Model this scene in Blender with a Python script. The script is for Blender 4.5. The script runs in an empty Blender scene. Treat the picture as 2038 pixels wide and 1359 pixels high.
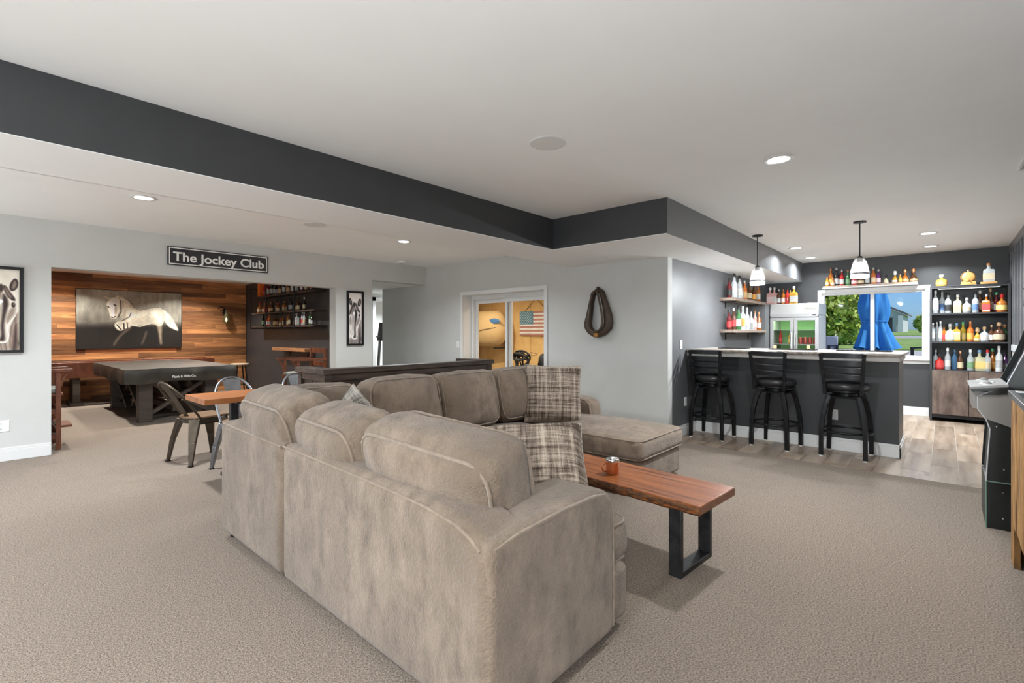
import bpy, bmesh, math, random
import numpy as np
from mathutils import Vector, Matrix, noise
R = math.radians
random.seed(11)
scene = bpy.context.scene
C = scene.collection

# ---------------------------------------------------------------- camera, world, sun, exposure
FPX = 959.38
cam_d = bpy.data.cameras.new('camera')
cam = bpy.data.objects.new('camera', cam_d); C.objects.link(cam)
cam.location = (0, 0, 1.3)
cam.rotation_euler = (R(90), 0, R(41.9065 - 90))
cam_d.sensor_fit = 'HORIZONTAL'; cam_d.sensor_width = 36
cam_d.lens = FPX / 2038 * 36
cam_d.shift_y = -17.5 / 2038
cam_d.clip_start = .05; cam_d.clip_end = 600
scene.camera = cam

world = bpy.data.worlds.new('world'); scene.world = world
world.use_nodes = True
wn = world.node_tree.nodes; wl = world.node_tree.links
bg = wn['Background']
sky = wn.new('ShaderNodeTexSky'); sky.sky_type = 'NISHITA'; sky.sun_disc = False
sky.sun_elevation = R(50); sky.sun_rotation = R(194); sky.dust_density = .6; sky.ozone_density = 2.5
tint = wn.new('ShaderNodeMixRGB'); tint.blend_type = 'MULTIPLY'; tint.inputs[0].default_value = 1; tint.inputs[2].default_value = (.52, .80, 1.30, 1)
wl.new(sky.outputs[0], tint.inputs[1]); wl.new(tint.outputs[0], bg.inputs[0]); bg.inputs[1].default_value = .075

sd = bpy.data.lights.new('sun', 'SUN'); sd.energy = 2.3; sd.angle = R(1.0); sd.color = (1, .95, .86)
sun = bpy.data.objects.new('sun', sd); C.objects.link(sun)
sun.rotation_euler = Vector((.15, .62, -.77)).to_track_quat('-Z', 'Y').to_euler()

vs = scene.view_settings
vs.view_transform = 'Standard'; vs.look = 'None'; vs.gamma = 1.0; vs.use_curve_mapping = False
vs.exposure = 0.74
LAMP = 33.0          # watts of a main ceiling downlight
scene.cycles.max_bounces = 10; scene.cycles.diffuse_bounces = 6
scene.cycles.transparent_max_bounces = 12
scene.cycles.caustics_reflective = False; scene.cycles.caustics_refractive = False
scene.cycles.sample_clamp_indirect = 4.0

# ---------------------------------------------------------------- materials
_mats = {}
def pm(name, c1, c2=None, scale=6, stretch=(1, 1, 1), rough=.6, bump=None, metal=0, alpha=1, rand=0, spec=.5,
       detail=4, lo=.35, hi=.65, sheen=0, emit=0, trans=0, c3=None, scale3=1.5, coat=0):
    """principled material: c1/c2 mixed by a stretched noise, optional third tone, fine bump, per object value shift"""
    if name in _mats: return _mats[name]
    m = bpy.data.materials.new(name); m.use_nodes = True
    nt = m.node_tree; n = nt.nodes; l = nt.links; b = n['Principled BSDF']
    b.inputs['Roughness'].default_value = rough; b.inputs['Metallic'].default_value = metal
    b.inputs['Alpha'].default_value = alpha; b.inputs['Specular IOR Level'].default_value = spec
    b.inputs['Base Color'].default_value = (*c1, 1)
    b.inputs['Transmission Weight'].default_value = trans
    b.inputs['Coat Weight'].default_value = coat; b.inputs['Coat Roughness'].default_value = .15
    if sheen:
        b.inputs['Sheen Weight'].default_value = sheen; b.inputs['Sheen Roughness'].default_value = .5
    if emit:
        b.inputs['Emission Color'].default_value = (*c1, 1); b.inputs['Emission Strength'].default_value = emit
    tc = n.new('ShaderNodeTexCoord'); out = None
    info = None
    src = tc.outputs['Object']
    if rand:
        info = n.new('ShaderNodeObjectInfo')
        off = n.new('ShaderNodeVectorMath'); off.operation = 'MULTIPLY_ADD'
        cmb = n.new('ShaderNodeCombineXYZ')
        for k in range(3): l.new(info.outputs['Random'], cmb.inputs[k])
        l.new(cmb.outputs[0], off.inputs[0]); off.inputs[1].default_value = (37, 53, 71); l.new(src, off.inputs[2])
        src = off.outputs[0]
    def nz(sc, st, det):
        mp = n.new('ShaderNodeMapping'); mp.inputs['Scale'].default_value = st
        l.new(src, mp.inputs['Vector'])
        t = n.new('ShaderNodeTexNoise'); t.inputs['Scale'].default_value = sc; t.inputs['Detail'].default_value = det
        t.inputs['Roughness'].default_value = .6
        l.new(mp.outputs[0], t.inputs['Vector']); return t
    if c2:
        t = nz(scale, stretch, detail)
        rp = n.new('ShaderNodeValToRGB')
        rp.color_ramp.elements[0].position = lo; rp.color_ramp.elements[1].position = hi
        rp.color_ramp.elements[0].color = (*c1, 1); rp.color_ramp.elements[1].color = (*c2, 1)
        l.new(t.outputs['Fac'], rp.inputs[0]); out = rp.outputs[0]
        if c3:
            t3 = nz(scale3, stretch, 3)
            r3 = n.new('ShaderNodeValToRGB'); r3.color_ramp.elements[0].position = .48; r3.color_ramp.elements[1].position = .7
            l.new(t3.outputs['Fac'], r3.inputs[0])
            mx = n.new('ShaderNodeMixRGB'); l.new(r3.outputs[0], mx.inputs[0]); l.new(out, mx.inputs[1])
            mx.inputs[2].default_value = (*c3, 1); out = mx.outputs[0]
    if rand:
        hs = n.new('ShaderNodeHueSaturation')
        if out: l.new(out, hs.inputs['Color'])
        else: hs.inputs['Color'].default_value = (*c1, 1)
        mr = n.new('ShaderNodeMapRange'); l.new(info.outputs['Random'], mr.inputs[0])
        mr.inputs[3].default_value = 1 - rand; mr.inputs[4].default_value = 1 + rand
        l.new(mr.outputs[0], hs.inputs['Value']); out = hs.outputs[0]
    if out: l.new(out, b.inputs['Base Color'])
    if bump:
        bs, bst = bump[:2]; bd = bump[2] if len(bump) > 2 else .01
        t = nz(bs, stretch if len(bump) > 3 else (1, 1, 1), 3)
        bp = n.new('ShaderNodeBump'); bp.inputs['Strength'].default_value = bst; bp.inputs['Distance'].default_value = bd
        l.new(t.outputs['Fac'], bp.inputs['Height']); l.new(bp.outputs[0], b.inputs['Normal'])
    _mats[name] = m
    return m

def emat(name, col, s):
    if name in _mats: return _mats[name]
    m = bpy.data.materials.new(name); m.use_nodes = True; n = m.node_tree.nodes
    b = n['Principled BSDF']; b.inputs['Base Color'].default_value = (*col, 1)
    b.inputs['Emission Color'].default_value = (*col, 1); b.inputs['Emission Strength'].default_value = s
    _mats[name] = m; return m

def pane_mat(name, tint=(1, 1, 1), gloss=.08):
    m = bpy.data.materials.new(name); m.use_nodes = True; nt = m.node_tree; n = nt.nodes; l = nt.links
    n.remove(n['Principled BSDF'])
    tr = n.new('ShaderNodeBsdfTransparent'); tr.inputs[0].default_value = (*tint, 1)
    gl = n.new('ShaderNodeBsdfGlossy'); gl.inputs['Roughness'].default_value = .03
    fr = n.new('ShaderNodeLayerWeight'); fr.inputs[0].default_value = .15
    mm = n.new('ShaderNodeMath'); mm.operation = 'MULTIPLY'; mm.inputs[1].default_value = gloss * 5
    l.new(fr.outputs['Fresnel'], mm.inputs[0])
    mx = n.new('ShaderNodeMixShader'); l.new(mm.outputs[0], mx.inputs[0]); l.new(tr.outputs[0], mx.inputs[1]); l.new(gl.outputs[0], mx.inputs[2])
    l.new(mx.outputs[0], n['Material Output'].inputs[0]); _mats[name] = m; return m

PAINT = pm('wall_paint_grey', (.545, .548, .53), (.565, .568, .55), 3, rough=.75, bump=(220, .05, .002))
CEIL = pm('ceiling_paint', (.87, .875, .87), (.89, .895, .89), 2, rough=.85, bump=(260, .06, .002))
DARK = pm('charcoal_paint', (.036, .0375, .040), (.041, .0425, .045), 4, rough=.42, bump=(240, .06, .002))
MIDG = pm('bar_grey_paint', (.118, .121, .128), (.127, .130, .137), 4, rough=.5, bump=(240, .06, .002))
WHITE = pm('white_trim', (.70, .70, .695), rough=.4)
def carpet_mat():
    m = pm('carpet', (.105, .074, .052), (.455, .360, .282), 130, rough=.98, bump=(170, 1.0, .015), detail=6, lo=.33, hi=.67,
           sheen=.15, spec=.1)
    return m
CARPET = carpet_mat()
TILE = pm('wood_look_tile', (.185, .130, .092), (.34, .258, .192), 3.2, (.35, 3.2, 1), rough=.36, rand=.22, bump=(30, .12, .004), c3=(.40, .32, .25))
GROUT = pm('grout', (.52, .48, .43), (.46, .42, .38), 40, rough=.9)
SOFA = pm('sofa_chenille', (.130, .094, .067), (.304, .230, .170), 12, (1, 1, .55), rough=.9, bump=(85, .75, .012), detail=15, lo=.29, hi=.71,
          c3=(.157, .116, .083), scale3=3, sheen=.2, spec=.12)
PIPING = pm('sofa_piping', (.268, .205, .152), (.20, .150, .110), 30, rough=.9, sheen=.3, spec=.1)
BLACK = pm('black_metal', (.008, .008, .009), rough=.34, spec=.32)
STEEL = pm('dark_steel', (.028, .028, .03), (.05, .05, .052), 20, rough=.42, metal=.6)
GALV = pm('grey_chair_metal', (.30, .31, .33), (.20, .205, .22), 14, rough=.33, metal=.9)
GUN = pm('bronzed_chair_metal', (.095, .072, .050), (.06, .046, .034), 12, rough=.45, metal=.8)
LEATH = pm('black_vinyl', (.022, .022, .024), rough=.33, bump=(120, .2, .002))
BENCHW = pm('bench_wood', (.185, .050, .013), (.36, .118, .034), 3.4, (9, .55, 1), rough=.36, detail=8, lo=.32, hi=.7, c3=(.085, .020, .006), scale3=2.4, coat=.08, spec=.35)
BARK = pm('live_edge_bark', (.035, .014, .007), (.22, .085, .026), 26, (1, .5, 1.6), rough=.75, bump=(60, 1, .02), detail=8)
ENDW = pm('bench_end_grain', (.17, .065, .03), (.26, .11, .055), 30, rough=.4)
TABLEW = pm('table_butcher_block', (.25, .082, .028), (.37, .145, .052), 4, (.6, 16, 1), rough=.35, spec=.35, rand=.15)
SEATW = pm('chair_seat_wood', (.13, .070, .034), (.21, .120, .062), 5, (.8, 9, 1), rough=.45)
DKWOOD = pm('dark_stained_wood', (.035, .024, .018), (.085, .062, .048), 5, (1.2, 1.2, 14), rough=.5, rand=.2)
DKWOODX = pm('dark_stained_wood_long', (.034, .022, .016), (.082, .056, .041), 5, (.8, 10, 14), rough=.5, rand=.15, spec=.3)
REDW = pm('red_brown_wood', (.095, .026, .012), (.17, .055, .024), 5, (3, 3, 1), rough=.35)
PLANK = pm('reclaimed_plank', (.16, .060, .022), (.60, .270, .095), 2.3, (.9, 1, 9), rough=.55, rand=.62, detail=7, lo=.28, hi=.72, bump=(25, .3, .006), c3=(.30, .115, .04), scale3=1.3)
LEDGEW = pm('live_edge_shelf', (.26, .10, .04), (.46, .22, .09), 12, (1, 2, 4), rough=.55, bump=(40, .6, .01))
RUSTW = pm('rustic_shelf_wood', (.15, .11, .085), (.34, .27, .22), 14, (2, 1, 4), rough=.6, bump=(50, .6, .01))
CABW = pm('cabinet_rustic_veneer', (.055, .036, .028), (.175, .125, .10), 4, (2.2, 2.2, .8), rough=.5, detail=7)
BARN = pm('barn_wood_brown', (.26, .115, .03), (.50, .27, .09), 3, (2, 2, .8), rough=.6, detail=8, c3=(.10, .045, .015), scale3=5, bump=(30, .5, .01), rand=.12)
BARNG = pm('barn_wood_grey', (.30, .29, .27), (.48, .47, .45), 4, (.6, 1, 8), rough=.7, detail=7, rand=.2)
BATTEN = pm('board_and_batten_grey', (.105, .108, .115), (.135, .138, .145), 5, rough=.35)
RAIL = pm('chair_rail_grey', (.42, .43, .44), rough=.5)
COVER = pm('pool_cover_vinyl', (.028, .024, .019), (.055, .048, .038), 6, rough=.36, bump=(9, .25, .02))
STEELF = pm('fridge_steel', (.44, .44, .43), (.48, .48, .47), 3, rough=.36, metal=.25)
FRAMEF = pm('fridge_door_frame', (.42, .42, .43), rough=.35, metal=.2)
COUNTER = pm('counter_laminate', (.30, .25, .21), (.50, .45, .40), 24, rough=.28, detail=8, c3=(.17, .13, .105), scale3=9)
FASCIA = pm('counter_fascia', (.46, .43, .40), (.40, .37, .34), 20, rough=.4)
COPPER = pm('copper', (.62, .22, .09), (.50, .16, .06), 8, rough=.3, metal=.75)
SILV = pm('polished_silver', (.75, .75, .74), rough=.2, metal=.95)
COLLAR = pm('horse_collar_leather', (.030, .017, .010), (.075, .042, .024), 16, rough=.5, bump=(70, .5, .008))
PLASTIC = pm('white_plastic', (.78, .78, .77), rough=.35)
PLY = pm('plywood_sheathing', (.62, .36, .125), (.78, .50, .20), 2.2, (1, 1, 1), rough=.8, detail=7)
GLASSP = pane_mat('window_glass', (.97, .98, .98), .06)
GLASSD = pane_mat('interior_door_glass', (.95, .95, .94), .08)

# ---------------------------------------------------------------- mesh helpers
class MB:
    def __init__(s): s.v = []; s.f = []
    def add(s, vs_, fs_):
        o = len(s.v); s.v += [tuple(x) for x in vs_]; s.f += [tuple(i + o for i in f) for f in fs_]; return s
    def box(s, x0, x1, y0, y1, z0, z1):
        if x0 > x1: x0, x1 = x1, x0
        if y0 > y1: y0, y1 = y1, y0
        if z0 > z1: z0, z1 = z1, z0
        return s.add([(x0, y0, z0), (x1, y0, z0), (x1, y1, z0), (x0, y1, z0), (x0, y0, z1), (x1, y0, z1), (x1, y1, z1), (x0, y1, z1)],
                     [(0, 3, 2, 1), (4, 5, 6, 7), (0, 1, 5, 4), (1, 2, 6, 5), (2, 3, 7, 6), (3, 0, 4, 7)])
    def bar(s, a, b, w, h, up=(0, 0, 1), w2=None, h2=None):
        a = Vector(a); b = Vector(b); d = (b - a).normalized(); u = Vector(up)
        if abs(d.dot(u)) > .98: u = Vector((1, 0, 0))
        r = d.cross(u).normalized(); u = r.cross(d).normalized()
        w2 = w if w2 is None else w2; h2 = h if h2 is None else h2
        P = []
        for p, ww, hh in ((a, w, h), (b, w2, h2)):
            for sx, sy in ((-1, -1), (1, -1), (1, 1), (-1, 1)): P.append(p + r * sx * ww / 2 + u * sy * hh / 2)
        return s.add(P, [(0, 1, 2, 3), (7, 6, 5, 4), (0, 4, 5, 1), (1, 5, 6, 2), (2, 6, 7, 3), (3, 7, 4, 0)])
    def tube(s, pts, r, n=8, closed=False):
        pts = [Vector(p) for p in pts]; N = len(pts); P = []; F = []
        prev = None
        for i, p in enumerate(pts):
            a = pts[i - 1] if (i > 0 or closed) else p; b = pts[(i + 1) % N] if (i < N - 1 or closed) else p
            d = (b - a).normalized()
            if prev is None:
                u = Vector((0, 0, 1)) if abs(d.z) < .9 else Vector((1, 0, 0))
            else: u = prev
            u = (u - d * u.dot(d)).normalized(); prev = u; w = d.cross(u)
            rr = r[i] if isinstance(r, (list, tuple)) else r
            for k in range(n):
                t = 2 * math.pi * k / n; P.append(p + (u * math.cos(t) + w * math.sin(t)) * rr)
        M = N if closed else N - 1
        for i in range(M):
            j = (i + 1) % N
            for k in range(n):
                k2 = (k + 1) % n; F.append((i * n + k, i * n + k2, j * n + k2, j * n + k))
        if not closed:
            F.append(tuple(range(n))[::-1]); F.append(tuple((N - 1) * n + k for k in range(n)))
        return s.add(P, F)
    def lathe(s, prof, n=16, c=(0, 0, 0), sx=1, sy=1, rot=0):
        P = []; F = []
        for r, z in prof:
            for k in range(n):
                t = 2 * math.pi * k / n + rot; P.append((c[0] + r * sx * math.cos(t), c[1] + r * sy * math.sin(t), c[2] + z))
        for i in range(len(prof) - 1):
            for k in range(n):
                k2 = (k + 1) % n; F.append((i * n + k, i * n + k2, (i + 1) * n + k2, (i + 1) * n + k))
        F.append(tuple(range(n))[::-1]); F.append(tuple((len(prof) - 1) * n + k for k in range(n)))
        return s.add(P, F)
    def prism(s, poly, axis, t0, t1):
        """poly 2d points; axis 'x': (y,z), 'y': (x,z), 'z': (x,y)"""
        def mk(p, t): return {'x': (t, p[0], p[1]), 'y': (p[0], t, p[1]), 'z': (p[0], p[1], t)}[axis]
        N = len(poly); P = [mk(p, t0) for p in poly] + [mk(p, t1) for p in poly]
        F = [tuple(range(N))[::-1], tuple(range(N, 2 * N))] + [(i, (i + 1) % N, N + (i + 1) % N, N + i) for i in range(N)]
        return s.add(P, F)
    def xf(s, m):
        s.v = [tuple(m @ Vector(p)) for p in s.v]; return s
    def build(s, name, mat, parent=None, smooth=None, bevel=0, seg=2, loc=None):
        me = bpy.data.meshes.new(name); me.from_pydata(s.v, [], s.f)
        bm = bmesh.new(); bm.from_mesh(me); bmesh.ops.recalc_face_normals(bm, faces=bm.faces); bm.to_mesh(me); bm.free()
        me.materials.append(mat)
        if smooth is not None:
            for p in me.polygons: p.use_smooth = True
            if smooth < 180: me.set_sharp_from_angle(angle=R(smooth))
        o = bpy.data.objects.new(name, me); C.objects.link(o)
        if parent: o.parent = parent
        if loc: o.location = loc
        if bevel:
            md = o.modifiers.new('bevel', 'BEVEL'); md.width = bevel; md.segments = seg; md.limit_method = 'ANGLE'
            md.harden_normals = False
            for p in me.polygons: p.use_smooth = True
            me.set_sharp_from_angle(angle=R(50))
        return o
def B(*a): return MB().box(*a)
def tag(o, label, cat=None, group=None, kind=None):
    o['label'] = label
    if cat: o['category'] = cat
    if group: o['group'] = group
    if kind: o['kind'] = kind
    return o
def thing(name, label, cat, loc=(0, 0, 0), rz=0, group=None):
    o = bpy.data.objects.new(name, None); C.objects.link(o); o.location = loc; o.rotation_euler = (0, 0, rz)
    o.empty_display_size = .1
    return tag(o, label, cat, group)
def struct(name, mb, mat, label, cat, **k):
    return tag(mb.build(name, mat, **k), label, cat, kind='structure')
def inst(src, name, parent=None, loc=None, mat=None):
    """object sharing mesh data, own material"""
    o = bpy.data.objects.new(name, src); C.objects.link(o)
    if parent: o.parent = parent
    if loc: o.location = loc
    if mat:
        o.material_slots[0].link = 'OBJECT'; o.material_slots[0].material = mat
    return o
def copy_tree(o, parent=None):
    c = o.copy(); C.objects.link(c); c.parent = parent
    for ch in list(o.children): copy_tree(ch, c)
    return c
ORD = ['first', 'second', 'third', 'fourth', 'fifth', 'sixth', 'seventh', 'eighth', 'ninth', 'tenth', 'eleventh', 'twelfth', 'thirteenth', 'fourteenth', 'fifteenth', 'sixteenth', 'seventeenth']
def softbox(hx, hy, hz, r, crown=(0, 0, 0), n=12, wr=.004, seed=0, mat=None):
    """a stuffed, rounded box as one closed surface"""
    mb = MB(); idx = {}
    ts = [math.sin((i / n * 2 - 1) * math.pi / 2) for i in range(n + 1)]
    def pt(a, b, c):
        k = (round(a, 4), round(b, 4), round(c, 4))
        if k in idx: return idx[k]
        p = Vector((a * hx, b * hy, c * hz)); h = (hx, hy, hz)
        q = Vector([max(-(h[i] - r), min(h[i] - r, p[i])) for i in range(3)])
        d = p - q
        if d.length > 1e-6: q = q + d.normalized() * r
        u = (a, b, c)
        for ax in range(3):
            if crown[ax]:
                o1, o2 = [x for x in range(3) if x != ax]
                q[ax] += u[ax] * crown[ax] * (1 - u[o1] ** 2) * (1 - u[o2] ** 2)
        if wr:
            nv = noise.noise(Vector((p.x * 5 + seed, p.y * 5, p.z * 5))) + .5 * noise.noise(Vector((p.x * 13 + seed, p.y * 13, p.z * 13)))
            if d.length > 1e-6: q += d.normalized() * nv * wr
        idx[k] = len(mb.v); mb.v.append(tuple(q)); return idx[k]
    for ax in range(3):
        for sg in (-1, 1):
            for i in range(n):
                for j in range(n):
                    cs = []
                    for (ii, jj) in ((i, j), (i + 1, j), (i + 1, j + 1), (i, j + 1)):
                        co = [0, 0, 0]; co[ax] = sg; o1, o2 = [x for x in range(3) if x != ax]
                        co[o1] = ts[ii]; co[o2] = ts[jj]; cs.append(pt(*co))
                    mb.f.append(tuple(cs))
    if mat: mb.xf(mat)
    return mb
def welt(hx, hy, hz, r, ax, mat=None, tr=.006, out=.004):
    """piping loops along the two big edges of a softbox whose thin axis is ax"""
    h = [hx, hy, hz]; k = .293 * r - out; loops = []
    o1, o2 = [x for x in range(3) if x != ax]
    U = h[o1] - k; V = h[o2] - k; cr = r * 1.1
    for sg in (-1, 1):
        pts = []
        for cx, cy, a0 in ((1, 1, 0), (-1, 1, 90), (-1, -1, 180), (1, -1, 270)):
            for s_ in range(5):
                t = R(a0 + s_ * 22.5)
                p = [0, 0, 0]; p[o1] = cx * (U - cr) + cr * math.cos(t); p[o2] = cy * (V - cr) + cr * math.sin(t); p[ax] = sg * (h[ax] - k)
                pts.append(p)
        mb = MB().tube(pts, tr, 6, True)
        if mat: mb.xf(mat)
        loops.append(mb)
    return loops
def text_obj(name, body, size, mat, parent, loc, rot, width=None, extrude=.002, bold=0.0):
    cu = bpy.data.curves.new(name, 'FONT'); cu.body = body; cu.size = size; cu.extrude = extrude; cu.offset = bold
    cu.align_x = 'CENTER'; cu.align_y = 'CENTER'; cu.resolution_u = 4
    tmp = bpy.data.objects.new(name + '_tmp', cu); C.objects.link(tmp)
    bpy.context.view_layer.update()
    dg = bpy.context.evaluated_depsgraph_get()
    me = bpy.data.meshes.new_from_object(tmp.evaluated_get(dg)); me.name = name
    bpy.data.objects.remove(tmp)
    xs = [v.co.x for v in me.vertices]; ys = [v.co.y for v in me.vertices]
    w = max(xs) - min(xs); cx = (max(xs) + min(xs)) / 2
    for v in me.vertices:
        v.co.x -= cx
        if width: v.co.x *= width / w
    me.materials.clear(); me.materials.append(mat)
    o = bpy.data.objects.new(name, me); C.objects.link(o); o.parent = parent; o.location = loc; o.rotation_euler = rot
    return o
# ---------------------------------------------------------------- the setting
XC, YJ, YS, XB, YR = 5.54, 7.08, 2.469, 9.88, -.70
ZC, ZS, ZF, ZP = 2.54, 2.207, 2.50, 2.42

struct('floor', MB().box(-2.6, 5.60, -.85, 7.08, -.1, 0).box(-1.1, 4.41, 7.08, 12.3, -.1, 0).box(4.41, 8.6, 7.08, 12.0, -.1, 0), CARPET,
       'beige cut pile carpet across the main room', 'carpet')
ft = struct('floor_bar', B(5.60, 9.95, -.75, 2.47, -.1, -.004), GROUT, 'wood look plank tile floor of the bar area', 'tile floor')
tm = B(-.45, .45, -.0985, .0985, -.006, .0).build('tile', TILE); tmesh = tm.data; bpy.data.objects.remove(tm)
row = 0; y = -.60
while y < 2.45:
    x = 5.605 - (row * .37 % .9)
    while x < 9.87:
        a = max(x, 5.605); b = min(x + .895, 9.875)
        if b - a > .03:
            o = inst(tmesh, 'tile', ft, ((a + b) / 2, y, .0005)); o.scale.x = (b - a) / .9
        x += .9
    y += .2005; row += 1
struct('floor_storage', B(5.66, 7.7, 2.62, 8.4, -.1, 0), GROUT, 'plain concrete floor behind the sliding glass door', 'floor')

# ceilings
struct('ceiling', B(-2.75, 10.0, -.85, 3.2, ZC, ZC + .2), CEIL, 'white ceiling of the tray and bar area', 'ceiling')
struct('ceiling_sitting_area', B(-2.75, 5.6, 3.85, 7.3, ZF, ZF + .24), CEIL, 'white ceiling over the table beside the sign wall', 'ceiling')
struct('ceiling_pool_room', B(-1.2, 4.4, 7.2, 12.3, ZP, ZP + .3), CEIL, 'white ceiling of the billiard room', 'ceiling')
struct('ceiling_hall', B(4.40, 8.7, 7.2, 12.1, 2.18, 2.7), CEIL, 'low white ceiling of the side hall', 'ceiling')
struct('ceiling_storage', B(5.6, 7.8, 2.5, 8.5, 2.4, 2.7), CEIL, 'ceiling of the storage room behind the glass door', 'ceiling')
struct('trim_1', MB().box(-2.6, 4.225, 3.19, 3.85, ZS + .004, 2.60).box(4.225, 5.56, 1.89, 3.85, ZS + .004, 2.60).box(5.56, 9.88, 1.89, 2.47, ZS + .004, 2.60), DARK,
       'charcoal painted drop of the ceiling tray', 'soffit')
struct('trim_2', MB().box(-2.6, 4.225, 3.19, 3.855, ZS, ZS + .004).box(4.225, 5.56, 1.89, 3.855, ZS, ZS + .004).box(5.56, 9.88, 1.89, 2.47, ZS, ZS + .004)
       .box(-2.6, 5.56, 3.85, 3.855, ZS, 2.52), CEIL, 'white underside of the dropped soffit', 'soffit')

struct('trim_3', MB().box(4.229, 9.88, 1.886, 1.8905, ZS, ZC), pm('soffit_grey_paint', (.135, .138, .145), (.145, .148, .155), 4, rough=.45), 'soffit face running above the bar, light painted into its grey', 'soffit')  # panel lighter than the charcoal soffit; the light on it is painted in
# walls
struct('wall_collar', MB().box(XC, XC + .12, YS, 4.33, 0, 2.7).box(XC, XC + .12, 6.09, 8.517, 0, 2.7).box(XC, XC + .12, 4.33, 6.09, 1.94, 2.7), PAINT,
       'light grey wall with the sliding glass door', 'wall')
struct('wall_sign', MB().box(-2.6, .543, YJ, YJ + .19, 0, 2.7).box(3.764, 4.413, YJ, YJ + .19, 0, 2.7).box(.543, 3.764, YJ, YJ + .19, 2.0, 2.7)
       .box(4.413, XC, YJ, YJ + .19, 2.175, 2.7), PAINT, 'light grey wall with a wide opening to the billiard room', 'wall')
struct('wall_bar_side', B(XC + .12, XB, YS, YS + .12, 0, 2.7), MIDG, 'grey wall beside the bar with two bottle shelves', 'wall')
struct('wall_bar_corner', B(XC, XC + .12, YS - .004, YS, 0, 2.207), PAINT, 'light grey end of the wall at the bar', 'wall')
struct('wall_bar_back', MB().box(XB, XB + .17, 1.60, 2.6, -.1, 2.7).box(XB, XB + .17, -.85, .22, -.1, 2.7).box(XB, XB + .17, .22, 1.60, -.1, .90).box(XB, XB + .17, .22, 1.60, 1.985, 2.7), DARK,
       'charcoal wall behind the bar with the window', 'wall')
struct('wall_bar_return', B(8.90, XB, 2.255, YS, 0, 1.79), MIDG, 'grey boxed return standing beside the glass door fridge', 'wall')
ws = struct('wall_game', B(-2.6, XB, YR - .15, YR, 0, 2.7), BATTEN, 'dark grey board and batten wall by the arcade machine', 'wall')
bt = B(-.03, .03, -.001, .018, 1.12, 2.43).build('batten', BATTEN); btm = bt.data; bpy.data.objects.remove(bt)
for k in range(22): inst(btm, 'batten', ws, (9.72 - k * .32, YR, 0))
B(2.4, 9.86, YR - .001, YR + .02, 2.43, ZC).build('top_board', BATTEN, ws)
B(2.4, 9.44, YR - .001, YR + .025, 1.05, 1.14).build('chair_rail', RAIL, ws, bevel=.004)
pk = B(-.5, .5, -.001, .014, -.0545, .0545).build('plank', BARNG); pkm = pk.data; bpy.data.objects.remove(pk)
for r_ in range(9):
    x = 9.86 - (r_ * .43 % .8); z = .995 - r_ * .111
    prev = 9.86
    while prev > 5.2:
        o = inst(pkm, 'plank', ws, ((x + prev) / 2, YR, z)); o.scale.x = (prev - x) - .002 if prev - x > .01 else .008
        prev = x; x -= random.uniform(.7, 1.2)
wr_ = struct('wall_window_side', MB().box(-2.75, -2.6, -.85, .6, 0, 2.7).box(-2.75, -2.6, 6.4, 7.3, 0, 2.7).box(-2.75, -2.6, .6, 6.4, 2.15, 2.7).box(-2.75, -2.6, .6, 6.4, -.1, .02), PAINT,
             'light grey wall holding the added patio glass', 'wall')
# billiard room shell
ww = struct('wall_wood', B(-1.1, 4.4, 12.12, 12.3, 0, 2.6), DKWOODX, 'reclaimed wood plank wall behind the billiard table', 'wall')
pl = B(-.5, .5, -.011, .011, -.0485, .0485).build('plank', PLANK); plm = pl.data; bpy.data.objects.remove(pl)
for r_ in range(25):
    z = .05 + r_ * .0985
    if z > ZP: break
    x = .0 - random.uniform(0, .8)
    while x < 4.2:
        x2 = min(x + random.uniform(.45, 1.5), 4.212)
        if 4.212 - x2 < .25: x2 = 4.212
        o = inst(plm, 'plank', ww, ((x + x2) / 2, 12.11 - random.uniform(0, .006), z)); o.scale.x = x2 - x - .002
        x = x2
        if x >= 4.21: break
struct('wall_pool_shelf', B(4.22, 4.40, 7.27, 12.3, 0, 2.6), DARK, 'charcoal wall of the billiard room with pipe shelving', 'wall')
struct('wall_pool_far', B(-1.25, -1.1, 7.2, 12.3, 0, 2.6), DARK, 'charcoal end wall of the billiard room', 'wall')
# hall
struct('wall_hall', MB().box(4.40, 4.413, YJ + .19, 9.6, 0, 2.3).box(4.4, 6.06, 9.6, 9.72, 0, 2.3).box(6.95, 8.6, 9.6, 9.72, 0, 2.3).box(6.06, 6.95, 9.6, 9.72, 2.02, 2.3)
       .box(XC + .12, 8.6, 8.40, 8.517, 0, 2.3).box(8.6, 8.7, 8.4, 12.0, 0, 2.3).box(4.4, 8.7, 12.0, 12.1, 0, 2.3).box(4.40, 4.5, 9.72, 12.1, 0, 2.3), PAINT, 'light grey walls of the side hall', 'wall')
d3 = struct('door_2', MB().box(5.98, 6.06, 9.575, 9.60, 0, 2.10).box(6.95, 7.03, 9.575, 9.60, 0, 2.10).box(5.98, 7.03, 9.575, 9.60, 2.02, 2.10), WHITE, 'white framed doorway at the end of the hall', 'door')
lf = MB().box(6.065, 6.10, 9.65, 10.35, .01, 2.01).build('door_leaf', WHITE, d3, bevel=.004)
B(6.06, 6.07, 9.66, 9.70, .98, 1.06).build('strike_plate', BLACK, d3)
# storage shell
pw = struct('wall_storage', MB().box(7.62, 7.74, 2.5, 8.4, 0, 2.5).box(5.66, 7.7, 2.59, 2.64, 0, 2.5).box(5.66, 7.7, 8.3, 8.4, 0, 2.5), DKWOOD, 'plywood lined storage wall behind the glass door', 'wall')
for k, y in enumerate((2.64, 3.86, 5.08, 6.30, 7.52)):
    B(7.60, 7.625, y + .004, min(y + 1.216, 8.3), .0, 2.4).build('plywood_panel', PLY, pw)

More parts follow.
